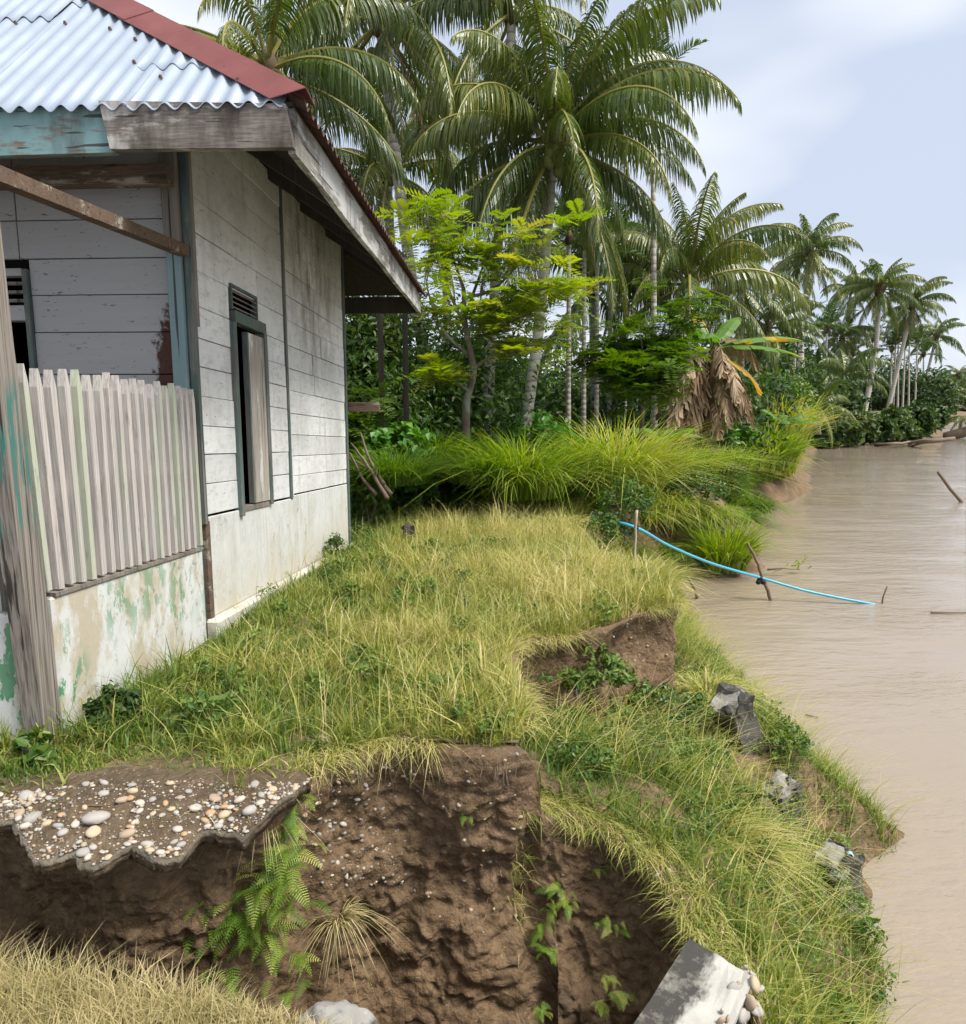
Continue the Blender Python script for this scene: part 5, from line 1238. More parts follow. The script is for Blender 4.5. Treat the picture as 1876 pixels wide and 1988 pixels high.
for k, (px, py, y, s, lab) in enumerate(((1520, 715, 24, .9, 'small banana sucker right of the dead banana leaves'), (1285, 770, 17, .75, 'young banana plant in the shade left of the dead stem'))):
    p = land(px, 830, y); r_ = empty('banana_plant', tuple(p)); tag(r_, lab, 'banana plant')
    g = Geo(); g.tube([(0, 0, -.1), (0, 0, .6), (.03, 0, 1.2 * s)], [.09, .08, .05], 8); link('pseudostem', g.mesh('pseudostem'), M['leaf_mid'], r_)
    for q in range(6):
        me = banana_leaf(1.3 * s, .42, random.uniform(.3, 1.1), random.uniform(-.8, .2), 120 + 10 * k + q, .25, .3, .5); me.materials.append(M['banana'])
        o = link('banana_leaf', me, None, r_); o.location = (0, 0, 1.15 * s); o.rotation_euler = (0, 0, q * 1.1 + random.uniform(-.2, .2))

# ------------------------------------------------------------------ shrubs near the terrace
def shrub(label, px, pyb, y, wpx, hpx, ncl, per, size, mat, tint=.5, cat='shrub', name='shrub', exact=False, **kw):
    b = (at(px, pyb, y) if exact == 1 else ground_hit(px, pyb, 2.7)) if exact else land(px, pyb, y); y = float(b[1]); k = y / FPX; rx = wpx * k / 2; h = hpx * k
    return bush(name, label, cat, b, (rx, rx * .8, h * .52), ncl, per, size, mat, tint, hgt=h * .55, **kw)
shrub('rounded shrub with broad heart-shaped leaves beside the projecting house beam', 770, 850, 10.6, 160, 165, 110, 26, .15, 'leaf_broad', .7, aspect=.85, crad=.22)
shrub('leafy shrub with a single yellow leaf in front of the large palm trunk', 1065, 850, 12.2, 150, 170, 60, 20, .18, 'leaf_broad', .45, aspect=.5, crad=.25)
shrub('glossy low shrub growing behind the bright grass clumps', 985, 870, 11.9, 210, 95, 70, 22, .17, 'leaf_broad', .3, aspect=.5)
shrub('dark low weeds at the foot of the broad-leaved shrub', 760, 905, 10.8, 200, 90, 70, 24, .10, 'leaf_mid', .45, aspect=.7)
shrub('light green trailing weeds near the rear corner of the house', 715, 930, 9.4, 90, 110, 45, 22, .09, 'leaf_mid', .8, aspect=.7)
shrub('round dark bush on the bank top below the dead banana leaves', 1410, 880, 20.5, 110, 80, 50, 22, .22, 'leaf_broad', .45, aspect=.6)
shrub('small feathery bush clinging to the far bank face', 1395, 985, 17.5, 110, 100, 70, 26, .08, 'leaf_mid', .55, aspect=.5, exact=True)
shrub('dense green creeper at the end of the near terrace by the hose', 1165, 1080, 8.6, 70, 90, 50, 24, .05, 'leaf_mid', .6, aspect=.7, exact=True)
shrub('tangled creeper on the soil bank behind the pale upright pole', 1215, 1040, 9.4, 120, 110, 60, 22, .06, 'leaf_mid', .45, aspect=.6, exact=True)
shrub('dark bush added to stand for shade on the bank top between the largest clump and the feathery bush', 1345, 985, 15, 130, 70, 70, 24, .08, 'leaf_mid', .35, aspect=.55, exact=2)  # added bush, dark leaves in place of the shading on the bare bank
shrub('leafy creeper hanging under the small soil knoll', 1120, 1330, 5.3, 230, 70, 70, 22, .045, 'leaf_mid', .85, aspect=.6, exact=2)
shrub('weedy patch of small round leaves in the middle of the slope', 1290, 1410, 4.7, 190, 70, 80, 24, .035, 'leaf_mid', .55, aspect=.8, exact=2)
shrub('leafy weeds hugging the foot of the porch half wall', 225, 1410, 3.25, 105, 70, 40, 24, .038, 'leaf_dark', .6, aspect=.7, exact=2)
shrub('small nettle-like weed at the bottom of the porch post', 68, 1478, 2.95, 85, 52, 10, 8, .06, 'leaf_mid', .5, aspect=.75, stems=3, exact=2)
shrub('tiny weeds along the house plinth near its rear corner', 640, 1130, 7.2, 70, 50, 30, 20, .04, 'leaf_dark', .7, aspect=.7)
shrub('weeds at the waterline below the tallest concrete stump', 1490, 1460, 5.2, 120, 40, 40, 20, .03, 'leaf_mid', .8, aspect=.6, exact=2)
# shrubs toward the far bank
for k_, (px_, py_, w_, h_, tt_, lab_) in enumerate(((1600, 867, 70, 62, .35, 'dark waterside bush just right of the reeds'), (1642, 864, 90, 66, .85, 'pale green shrub at the river edge under the leaning palm'), (1690, 860, 85, 52, .65, 'rounded waterside bush right of the pale shrub'), (1735, 857, 80, 56, .75, 'yellowish waterside bush behind the thin driftwood log'), (1775, 853, 75, 62, .5, 'bush at the end of the right bank beside the last shore'), (1800, 846, 60, 70, .35, 'dark bush below the thin areca trunks'))):
    shrub(lab_, px_, py_, 3.1 / ((py_ - 781.7) / FPX), w_, h_, 60, 22, .55, 'leaf_far', tt_, aspect=.55, exact=1)
for a in (('mid green bush between the reeds and the skyline palms', 1560, 850, 45, 130, 110, 70, 24, .35, 'leaf_far', .75),
          ('shrubby growth right of the banana plant above the reeds', 1480, 820, 30, 150, 130, 80, 26, .26, 'leaf_mid', .6),
          ('yellowish shrub behind the tall dry reeds', 1530, 800, 34, 110, 110, 60, 24, .26, 'leaf_mid', .85),
          ('dark shrub under the low young palm', 1615, 835, 55, 110, 80, 50, 24, .45, 'leaf_far', .35)):
    shrub(*a, aspect=.55)

# ------------------------------------------------------------------ background woods (reads as one mass)
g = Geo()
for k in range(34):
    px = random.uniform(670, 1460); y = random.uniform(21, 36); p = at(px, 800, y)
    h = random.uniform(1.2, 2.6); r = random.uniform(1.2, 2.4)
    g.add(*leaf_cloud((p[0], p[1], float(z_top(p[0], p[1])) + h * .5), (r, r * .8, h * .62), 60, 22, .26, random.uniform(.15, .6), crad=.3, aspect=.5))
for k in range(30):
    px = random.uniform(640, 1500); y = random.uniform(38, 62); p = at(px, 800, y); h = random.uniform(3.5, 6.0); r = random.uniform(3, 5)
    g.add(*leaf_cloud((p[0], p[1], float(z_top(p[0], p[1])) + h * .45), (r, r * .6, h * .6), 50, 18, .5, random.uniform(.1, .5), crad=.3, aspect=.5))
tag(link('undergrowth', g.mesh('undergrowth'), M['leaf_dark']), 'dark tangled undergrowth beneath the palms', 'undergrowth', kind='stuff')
g = Geo()
for k in range(60):
    px = random.uniform(1420, 1800); y = random.uniform(92, 130) if px > 1590 else random.uniform(60, 100); p = at(px, 800, y)
    h = random.uniform(4, 9) * (1.0 if px < 1720 else .6); r = random.uniform(3, 5)
    g.add(*leaf_cloud((p[0], p[1], 1.5 + h * .5), (r, r * .8, h * .6), 50, 18, .7, random.uniform(.1, .6), crad=.3, aspect=.5))
for k in range(50):
    px = random.uniform(1770, 2100); y = random.uniform(310, 420); p = at(px, 790, y)
    h = random.uniform(9, 16); r = random.uniform(10, 17)
    g.add(*leaf_cloud((p[0], p[1], 1.0 + h * .5), (r, r * .6, h * .6), 40, 16, 1.9, random.uniform(.2, .7), crad=.3, aspect=.5))
tag(link('woods', g.mesh('woods'), M['leaf_far']), 'far wooded river bank behind the palms', 'woods', kind='stuff')
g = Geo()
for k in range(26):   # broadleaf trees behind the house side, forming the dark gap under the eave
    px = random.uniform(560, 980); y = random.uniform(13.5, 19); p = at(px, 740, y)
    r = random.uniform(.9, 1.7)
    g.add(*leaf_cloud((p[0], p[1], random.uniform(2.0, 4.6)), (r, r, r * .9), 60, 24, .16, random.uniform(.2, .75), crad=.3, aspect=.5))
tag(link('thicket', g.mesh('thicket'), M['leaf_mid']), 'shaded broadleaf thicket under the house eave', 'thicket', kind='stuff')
# ground cover on the bank top further back
g = Geo()
N = 5200; y = RNG.uniform(10.2, 34, N); px = RNG.uniform(660, 1500, N)
xs = (px - CXP) / FPX * y; ok = inside(T_POLY, xs, y); xs, y = xs[ok], y[ok]
P = np.stack([xs, y, z_top(xs, y)], -1)
g.add(*blades(np.repeat(P, 5, 0) + RNG.normal(0, .12, (len(P) * 5, 3)) * np.array([1, 1, 0]), RNG.uniform(.25, .75, len(P) * 5), RNG.uniform(0, 6.28, len(P) * 5), RNG.uniform(.3, 1.4, len(P) * 5), RNG.uniform(.012, .03, len(P) * 5), np.clip(RNG.normal(.14, .15, len(P) * 5), 0, 1), 3))
tag(link('back_grass', g.mesh('back_grass'), M['grass_bright']), 'rough green grass on the bank top under the trees', 'grass', kind='stuff')
g = Geo()
for k in range(46):
    y = random.uniform(10.3, 17); px = random.uniform(690, 1330); p = at(px, 850, y)
    if not inside(T_POLY, np.array([p[0] + .3]), np.array([p[1]]))[0]: continue
    r = random.uniform(.3, .75); g.add(*leaf_cloud((p[0], p[1], float(z_top(p[0], p[1])) + .2), (r, r, random.uniform(.25, .5)), 22, 20, random.choice((.07, .09, .12)), random.uniform(.25, .8), crad=.35, aspect=.6, floor=float(z_top(p[0], p[1]))))
tag(link('ground_cover', g.mesh('ground_cover'), M['leaf_mid']), 'low leafy weeds between the grass clumps under the trees', 'weeds', kind='stuff')
g = Geo()
for k in range(150):
    x = random.uniform(.25, 2.6); y = random.uniform(2.9, 7.5)
    if inside(T_POLY, np.array([x]), np.array([y]))[0] or inside(PIT, np.array([x]), np.array([y]))[0] or float(z_low(x, y)) < .05: continue
    z = float(z_low(x, y)); r = random.uniform(.08, .22); g.add(*leaf_cloud((x, y, z + .08), (r, r, .09), 12, 16, random.choice((.02, .028, .04)), random.uniform(.4, .95), crad=.4, aspect=.65, floor=z))
for k in range(120):
    y = 2.8 + 7.4 * random.random() ** 1.2; x = random.uniform(-1.7, 1.3)
    if not inside(T_POLY, np.array([x + .08]), np.array([y]))[0] or not house_clear(np.array([x]), np.array([y]))[0]: continue
    z = float(z_top(x, y)); r = random.uniform(.05, .15); g.add(*leaf_cloud((x, y, z + .07), (r, r, .08), 8, 14, random.choice((.018, .025, .035)) * (1 + y * .06), random.uniform(.45, .95), crad=.4, aspect=.6, floor=z))
tag(link('slope_weeds', g.mesh('slope_weeds'), M['leaf_mid']), 'small leafy weeds mixed into the grass of the terrace and slope', 'weeds', kind='stuff')
g = Geo()
S_ = np.array(SHORE); N = 9000; idx = RNG.uniform(17.0, 24.0, N); X = np.interp(idx, np.arange(len(S_)), S_[:, 0]); Y = np.interp(idx, np.arange(len(S_)), S_[:, 1]); inn = RNG.uniform(0.45, 1.7, N)
P = np.stack([X - inn, Y + inn * .35, np.minimum(inn * 1.2, 1.35)], -1)
g.add(*blades(P, RNG.uniform(.3, .8, N) * (1 + Y * .012), RNG.normal(-.4, .9, N), RNG.uniform(.3, 1.1, N), RNG.uniform(.025, .04, N) * (1 + Y * .03), np.clip(RNG.normal(.3, .2, N) - np.clip((Y - 28) / 30, 0, 1) * .3, 0, 1), 4, droop=.8))
tag(link('bank_weeds', g.mesh('bank_weeds'), M['grass_bright']), 'grass and weeds draping the far bank down to the river', 'grass', kind='stuff')

# ------------------------------------------------------------------ ferns on the soil face
def fern_mesh(seed, L=.22, tint=.5):
    rs = np.random.default_rng(seed); g = Geo(); n = 15; V = []; T = []; Q = []
    ts = np.linspace(.12, 1, n); el = .5 - 1.5 * ts ** 1.2
    d = np.stack([np.cos(el), np.zeros(n), np.sin(el)], -1); P = np.concatenate([[np.zeros(3)], np.cumsum(d[:-1] * L / n, 0)])
    g.tube(P, np.linspace(.0018, .0006, n), 3, tint, caps=False)
    for i in range(1, n):
        f = ts[i]; ll = L * .34 * (1 - f) ** .75 * (1 - .35 * max(0, .3 - f) / .3) + L * .015
        for sg in (1, -1):
            q = np.array([.32, sg, -.12 + rs.uniform(-.12, .12)]); q = d[i] * .32 + np.array([0, sg, 0]) + np.array([0, 0, -.12 + rs.uniform(-.1, .1)]); q /= np.linalg.norm(q)
            w = L * .026; tv = d[i]
            m = 4; b = len(V); V.append(P[i])
            for k in range(1, m):        # scalloped pinna
                c = P[i] + q * ll * k / m; ww = w * (1.0 - .6 * k / m)
                V += [c + tv * ww * 1.25, c - tv * ww * 1.0, c + q * ll * .12 + tv * ww * .35, c + q * ll * .12 - tv * ww * .3]
            V.append(P[i] + q * ll)
            prev = (b, b)
            for k in range(1, m):
                o = b + 1 + (k - 1) * 4
                if k == 1: T.append((b, o + 1, o)); 
                else: Q.append((prev[0], prev[1], o + 1, o))
                Q.append((o, o + 1, o + 3, o + 2)); prev = (o + 2, o + 3)
            T.append((prev[0], prev[1], len(V) - 1))
    g.add(np.array(V), Q, T, np.clip(tint + rs.normal(0, .1), 0, 1))
    me = g.mesh('frond'); me.materials.append(M['fern']); return me
FERN = [fern_mesh(s, .2, .35 + .12 * s) for s in range(5)]
def fern(label, spots, n, sc=1.0, face=-1.57, seed=0):
    rs = random.Random(seed); b = np.asarray(spots[0], float); root = empty('fern', tuple(b)); tag(root, label, 'fern')
    for k in range(n):
        p = np.asarray(spots[k % len(spots)]) - b
        o = link('frond', FERN[rs.randrange(5)], None, root); o.location = tuple(p + np.array([rs.gauss(0, .045), rs.gauss(0, .015), rs.gauss(0, .04)]) * sc)
        s = sc * rs.uniform(.5, 1.15); o.scale = (s, s, s); o.rotation_euler = (rs.uniform(-.5, .5), rs.uniform(-.5, .6), face + rs.gauss(0, .8))
    return root
fern('big light green fern cascading down the corner of the soil face', [at(px, py, y) for px, py, y in ((560, 1650, 2.46), (540, 1700, 2.46), (500, 1730, 2.46), (450, 1745, 2.47), (410, 1760, 2.48), (470, 1790, 2.48), (540, 1760, 2.47), (570, 1720, 2.46), (400, 1800, 2.5), (520, 1810, 2.48))], 105, .72, seed=1)
fern('narrow strip of fern growing up the crack beside the gravel slab', [at(px, py, y) for px, py, y in ((560, 1560, 2.52), (575, 1600, 2.5), (550, 1620, 2.5), (585, 1640, 2.5), (570, 1585, 2.5))], 26, .55, seed=2)
fern('shaded straggling fern low on the face under the big fern', [at(px, py, y) for px, py, y in ((420, 1870, 2.5), (460, 1900, 2.5), (520, 1850, 2.5), (570, 1860, 2.48), (560, 1910, 2.46), (480, 1940, 2.46), (430, 1920, 2.48))], 36, .65, seed=3)
fern('small fern in the shadow below the gravel slab lip', [at(px, py, y) for px, py, y in ((220, 1790, 2.46), (235, 1810, 2.46), (255, 1825, 2.46))], 12, .6, seed=4)
fern('tiny dim fern between the slab lip and the big fern', [at(px, py, y) for px, py, y in ((300, 1835, 2.48), (330, 1830, 2.48))], 8, .5, seed=5)
fern('bright fern plant in the middle of the right-hand soil face', [at(px, py, y) for px, py, y in ((1085, 1725, 2.93), (1070, 1760, 2.93), (1050, 1800, 2.92), (1060, 1840, 2.9), (1100, 1750, 2.93))], 46, .42, seed=6)
fern('small fern right of the bright fern on the soil face', [at(px, py, y) for px, py, y in ((1200, 1800, 2.85), (1170, 1790, 2.87))], 14, .36, seed=7)
fern('little fern sprig under the turf overhang', [at(900, 1575, 2.82), at(905, 1580, 2.82)], 6, .3, seed=8)
fern('tiny sprig at the right end of the soil face', [at(1165, 1690, 2.98)], 6, .3, seed=9)
fern('dark leafy fern at the foot of the face beside the fallen beam', [at(px, py, y) for px, py, y in ((1180, 1900, 2.75), (1170, 1950, 2.72), (1050, 1960, 2.72), (1205, 1930, 2.7))], 40, .38, seed=10)

# ------------------------------------------------------------------ gravel slab with pebbles
SL = [(-2.6, 2.36), (-2.1, 2.33), (-1.66, 2.34), (-1.53, 2.27), (-1.43, 2.15), (-1.32, 2.17), (-1.2, 2.11), (-1.11, 2.20), (-.99, 2.165), (-.91, 2.28), (-.80, 2.27), (-.73, 2.37), (-.67, 2.42), (-.64, 2.56)]
SLp = np.array(curve_pts([(*p, 0) for p in SL], 12))[:, :2]
SLp[:, 1] += np.array([fbm(x * 9, y * 9, 1, 1, 4) * .05 + fbm(x * 5, y * 5, 4, 1, 5) * .04 for x, y in SLp])
slab = empty('gravel_slab', (-1.1, 2.35, EYE - 1.46)); tag(slab, 'thin undermined slab of pebbly soil jutting over the eroded bank', 'slab')
SLO = np.array([-1.1, 2.35, EYE - 1.46])
def z_slab(x, y): return EYE - 1.40 - 0.03 * (np.clip(y, 2, 14) - 2.6) + .016 - np.clip(2.40 - y, 0, 1) * .30 + np.array([fbm(float(a), float(b), 0, 1.3, 4) * .035 + fbm(float(a), float(b), 3, 7, 3) * .010 for a, b in np.broadcast(np.ravel(x), np.ravel(y))]).reshape(np.shape(x))
nS = len(SLp); rows = 12; V = []
for r in range(rows + 1):
    f = r / rows
    for x, y in SLp:
        yy = 2.62 + (y - 2.62) * f; xx = x - (1 - f) * .05
        V.append((xx, yy, float(z_slab(np.array(xx), np.array(yy))) - .006 * (f > .97)))
V = np.array(V); und = V.copy(); und[:, 2] -= .035 + .02 * np.array([abs(fbm(a, b, 5, 6, 3)) for a, b, _ in V]); k = len(V)
Q = []
for r in range(rows):
    for i in range(nS - 1):
        a = r * nS + i; Q += [(a, a + nS, a + nS + 1, a + 1), (k + a + 1, k + a + nS + 1, k + a + nS, k + a)]
for i in range(nS - 1):
    a = rows * nS + i; Q.append((a, k + a, k + a + 1, a + 1))
link('slab_bed', mesh_from('slab_bed', np.concatenate([V, und]) - SLO, Q, smooth=True), M['soil_slab'], slab)
lipV = []
for x, y in SLp:
    z = float(z_slab(np.array(x), np.array(y))); n1 = fbm(x, y, 2, 11, 4); n2 = fbm(x, y, 8, 9, 4)
    lipV += [(x, y + .02, z + .003), (x + n1 * .004, y - .006 + n2 * .006, z - .001), (x + n2 * .004, y - .004 + n1 * .008, z - .010 - abs(n2) * .012), (x, y + .03, z - .020 - abs(n1) * .018)]
M['lip'] = soil_mat('crumbled_mortar', (0.21, 0.18, 0.14), (0.12, 0.098, 0.07), 0.1)
lipQ = [(i * 4 + k, i * 4 + k + 1, i * 4 + k + 5, i * 4 + k + 4) for i in range(nS - 1) for k in range(3)]
link('broken_lip', mesh_from('broken_lip', np.array(lipV) - SLO, lipQ, smooth=True), M['lip'], slab)
PEB = [blob_mesh('pebble', 1.0, random.uniform(.62, .9), random.uniform(.38, .65), 30 + s, .16) for s in range(8)]
for m in PEB: m.materials.append(M['pebble'])
def pebble(x, y, r, parent, z=None, org=SLO, sink=.32):
    zz = float(z_slab(np.array(x), np.array(y))) if z is None else z
    o = link('pebble', PEB[random.randrange(8)], None, parent); o.location = tuple(np.array([x, y, zz + r * (.45 - sink)]) - org)
    o.scale = (r, r, r); o.rotation_euler = (random.uniform(-.25, .25), random.uniform(-.25, .25), random.uniform(0, 6.28)); return o
def slab_px(px, py): p = atz(px, py, EYE - 1.47); return p[0], p[1]
for px, py, w in ((190, 1637, 54), (68, 1630, 40), (50, 1645, 26), (185, 1657, 32), (243, 1612, 30), (383, 1617, 30), (488, 1620, 36), (437, 1621, 26), (250, 1655, 32), (282, 1672, 26), (206, 1600, 22), (262, 1597, 24), (420, 1600, 28), (430, 1633, 18), (468, 1604, 24), (370, 1592, 16), (318, 1630, 16), (345, 1670, 16), (285, 1685, 18), (300, 1695, 20), (240, 1680, 16), (158, 1705, 20), (135, 1715, 26), (225, 1712, 14), (335, 1690, 14), (395, 1655, 16), (100, 1600, 18), (55, 1585, 36), (85, 1590, 20), (150, 1645, 20), (125, 1655, 22), (520, 1640, 16), (510, 1600, 18), (450, 1612, 18), (400, 1632, 20), (300, 1612, 16), (325, 1615, 18), (345, 1625, 16), (185, 1585, 14), (20, 1640, 28), (95, 1640, 20), (165, 1672, 14), (210, 1690, 16), (265, 1640, 16), (360, 1650, 14), (480, 1645, 12), (60, 1608, 20)):
    x, y = slab_px(px, py); y = max(y, float(np.interp(x, SLp[:, 0], SLp[:, 1])) + w * .6 * 2.75 / FPX); pebble(x, y, w * .44 * 2.75 / FPX, slab)
for k in range(130):
    x = random.uniform(-1.75, -.66); lim = np.interp(x, SLp[:, 0], SLp[:, 1]); y = lim + .02 + (2.47 - lim) * random.random() ** 1.2; pebble(x, y, random.choice((.006, .007, .009, .011, .014, .018)), slab, sink=.3)
def stones(n, posf, rmin, rmax, seed):
    rs = np.random.default_rng(seed); g = Geo()
    base = np.array([(1, 0, 0), (-1, 0, 0), (0, 1, 0), (0, -1, 0), (0, 0, 1), (0, 0, -1)], float)
    base2 = np.concatenate([base, np.array([(a, b, c) for a in (-1, 1) for b in (-1, 1) for c in (-1, 1)]) * .62])
    T = []
    for sx, X in ((1, 0), (-1, 1)):
        for sy, Y in ((1, 2), (-1, 3)):
            for sz, Z in ((1, 4), (-1, 5)):
                ci = 6 + (0 if sx < 0 else 4) + (0 if sy < 0 else 2) + (0 if sz < 0 else 1)
                f = [(X, Y, ci), (Y, Z, ci), (Z, X, ci)]
                T += f if sx * sy * sz > 0 else [q[::-1] for q in f]
    for k in range(n):
        p = posf(rs)
        if p is None: continue
        r = rmin + (rmax - rmin) * rs.uniform() ** 2.5; sc = np.array([1, rs.uniform(.6, 1), rs.uniform(.4, .8)]) * r
        a = rs.uniform(0, 6.28); ca, sa = math.cos(a), math.sin(a); v = base2 * (1 + rs.normal(0, .1, (14, 1))) * sc
        v = np.stack([v[:, 0] * ca - v[:, 1] * sa, v[:, 0] * sa + v[:, 1] * ca, v[:, 2]], -1)
        g.add(v + p, None, T, rs.uniform())
    return g
def slabpos(rs):
    x = rs.uniform(-2.0, -.64); lim = np.interp(x, SLp[:, 0], SLp[:, 1]); y = lim + .01 + (2.50 - lim) * rs.uniform() ** 1.5
    return np.array([x, y, float(z_slab(np.array(x), np.array(y))) + .001])
tag(link('gravel', stones(1900, slabpos, .002, .009, 3).mesh('gravel', True), M['gravel']), 'small loose gravel scattered on the pebbly slab', 'gravel', kind='stuff')
# pebbles in the upper soil face: placed on the face itself by casting at it
bpy.context.view_layer.update()
from mathutils.bvhtree import BVHTree
def bvh_of(name):
    me = bpy.data.objects[name].data; return BVHTree.FromPolygons([v.co[:] for v in me.vertices], [p.vertices[:] for p in me.polygons])
FACE = bvh_of('bank_face'); TEDGE = bvh_of('terrace_edge')
def face_hit(px, py, tree=FACE):
    r = ray(px, py); h = tree.ray_cast(Vector((0, 0, EYE)), Vector(r).normalized()); return h[0], h[1]
def facepos(rs):
    for _ in range(6):
        px = rs.normal(690, 70) if rs.uniform() < .55 else rs.uniform(560, 1290); py = rs.uniform(1470, 1720) if px < 800 else rs.uniform(1460, 1800)
        h, n = face_hit(px, py)
        if h is not None and h.y > 2.4: return np.array(h) - np.array(n) * .003
    return None
tag(link('face_gravel', stones(560, facepos, .0025, .014, 5).mesh('face_gravel', True), M['gravel']), 'pebbles bedded in the upper part of the soil face', 'gravel', kind='stuff')
face = bpy.data.objects['bank_face']
for px, py, w in ((657, 1518, 16), (710, 1525, 18), (695, 1551, 16), (632, 1438, 36), (667, 1600, 18), (700, 1590, 12), (640, 1605, 12), (672, 1700, 16), (690, 1702, 12), (718, 1608, 10), (748, 1463, 14), (800, 1470, 10), (651, 1555, 10), (620, 1590, 12), (612, 1640, 12), (655, 1675, 10), (730, 1650, 10), (750, 1490, 10), (1275, 1700, 14), (1010, 1608, 10), (935, 1680, 8), (938, 1810, 8), (1300, 1690, 10)):
    h, n = face_hit(px, py)
    if h is None: h = Vector(at(px, py, 2.9))
    o = link('pebble', PEB[random.randrange(8)], None, face); o.location = h; r = w * .5 * 2.9 / FPX; o.scale = (r, r, r); o.rotation_euler = (random.uniform(0, 1), random.uniform(0, 1), random.uniform(0, 6))
def knoll(rs):
    h, n = face_hit(rs.uniform(1160, 1345), rs.uniform(1195, 1290), TEDGE)
    return None if h is None else np.array(h) + np.array(n) * .002
tag(link('knoll_gravel', stones(60, knoll, .005, .016, 6).mesh('knoll_gravel', True), M['gravel']), 'stones showing in the small soil knoll by the river', 'gravel', kind='stuff')
# roots and straw hanging from the lip
g = Geo(); rs = random.Random(4)
for k in range(70):
    px = rs.uniform(560, 1010); h, n = face_hit(px, rs.uniform(1455, 1500) if px > 620 else rs.uniform(1500, 1560))
    if h is None: continue
    p = np.array(h); L = rs.uniform(.04, .14); g.tube([p, p + np.array([rs.gauss(0, .01), -.02, -L * .5]), p + np.array([rs.gauss(0, .025), -.02, -L])], [.0012, .001, .0005], 3)
tag(link('hanging_roots', g.mesh('hanging_roots'), M['stick']), 'fine roots hanging out of the soil lip', 'roots', kind='stuff')

# ------------------------------------------------------------------ broken concrete
def rough_box(name, dims, seed, cuts=6, amp=.01, top_break=0.0, taper=0.0):
    import bmesh
    bm = bmesh.new(); bmesh.ops.create_cube(bm, size=1.0); bmesh.ops.subdivide_edges(bm, edges=bm.edges[:], cuts=cuts, use_grid_fill=True)
    for v in bm.verts:
        c = v.co.copy(); p = Vector((c.x * dims[0], c.y * dims[1], (c.z + .5) * dims[2]))
        f = c.z + .5; p.x *= 1 - taper * f; p.y *= 1 - taper * f
        d = mnoise.noise_vector(Vector((p.x * 9 + seed, p.y * 9, p.z * 9))) * amp
        if top_break and f > .7: d += mnoise.noise_vector(Vector((p.x * 14, p.y * 14 + seed, seed))) * top_break * (f - .7) / .3
        v.co = p + d
    me = bpy.data.meshes.new(name); bm.to_mesh(me); bm.free(); return me
def stump(label, px, pyb, y, h, w, rot, tilt, seed):
    p = ground_hit(px, pyb, 3.0); root = empty('concrete_stump', tuple(p)); tag(root, label, 'concrete stump')
    root.rotation_euler = (tilt[0], tilt[1], rot)
    b = link('shaft', rough_box('shaft', (w, w * .9, h), seed, 9, .02, .10, .06), M['concrete_dark'], root); b.location = (0, 0, -.25)
    c = link('broken_top', rough_box('broken_top', (w * .9, w * .8, .05), seed + 5, 5, .02, .02), M['concrete'], root); c.location = (0, 0, h - .285)
    return root
stump('tallest leaning concrete stump at the back of the slope', 1440, 1436, 5.95, .66, .22, .6, (.10, -.55), 1)
stump('small broken concrete stump half buried in grass, middle of the three', 1522, 1562, 4.85, .42, .21, .5, (.1, -.4), 2)
stump('leaning concrete stump nearest the water with a pale crumbled top', 1632, 1735, 4.0, .62, .22, .6, (.12, -.5), 3)
# fallen beam
bm_o = atz(1340, 1822, EYE - 1.98); bm_d = np.array([-.62, -.78, -.06]); bm_d /= np.linalg.norm(bm_d)
beam = empty('concrete_beam', tuple(bm_o)); tag(beam, 'fallen concrete beam with a broken pebbly end at the bottom edge', 'concrete beam')
ang = math.atan2(bm_d[1], bm_d[0]); beam.rotation_euler = (R(-6), R(4), ang)
def beam_mesh():
    import bmesh
    bm = bmesh.new(); bmesh.ops.create_cube(bm, size=1.0); bmesh.ops.subdivide_edges(bm, edges=bm.edges[:], cuts=9, use_grid_fill=True)
    for v in bm.verts:
        c = v.co.copy(); x = (c.x + .5) * 1.1; y = (c.y + .5) * .25; z = (c.z - .5) * .17
        p = Vector((x, y, z)); d = mnoise.noise_vector(p * 8) * .006
        far = max(0, 1 - x / .35)
        d += mnoise.noise_vector(p * 22) * .02 * far * (c.y + .5)
        if c.y > .2: d.y -= .05 * far * (c.y + .5) * (.5 - c.z)
        v.co = p + d
    me = bpy.data.meshes.new('beam_body'); bm.to_mesh(me); bm.free(); return me
def beam_mat():
    t = NT('stained_beam_concrete'); p = t.tc('Object'); xyz = t.n.new('ShaderNodeSeparateXYZ'); t.l.new(p, xyz.inputs[0])
    n = t.noise(p, 9, 7, 0.65); c = t.mix(n, (0.26, 0.25, 0.225), (0.46, 0.45, 0.42))
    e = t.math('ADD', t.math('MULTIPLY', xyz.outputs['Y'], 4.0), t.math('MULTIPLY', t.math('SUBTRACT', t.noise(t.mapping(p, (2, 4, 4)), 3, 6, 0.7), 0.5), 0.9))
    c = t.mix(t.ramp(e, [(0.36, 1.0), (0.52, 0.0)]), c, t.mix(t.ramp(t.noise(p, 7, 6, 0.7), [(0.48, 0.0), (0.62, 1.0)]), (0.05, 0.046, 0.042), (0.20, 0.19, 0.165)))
    return t.set(c, 0.9, t.bump(t.noise(p, 40, 6, 0.7), 0.6, 0.006), spec=0.2)
M['beam'] = beam_mat()
link('beam_body', beam_mesh(), M['beam'], beam)
for k in range(120):
    x = random.uniform(-.02, .55); o = link('stone', PEB[random.randrange(8)], None, beam); r = random.choice((.010, .012, .015, .02, .028)) if k > 5 else random.uniform(.03, .042)
    o.location = (x, .235 + random.uniform(-.04, .03) , -random.uniform(-.01, .15)); o.scale = (r, r, r); o.rotation_euler = (random.uniform(0, 6), random.uniform(0, 6), 0)
p = at(645, 1975, 1.88)
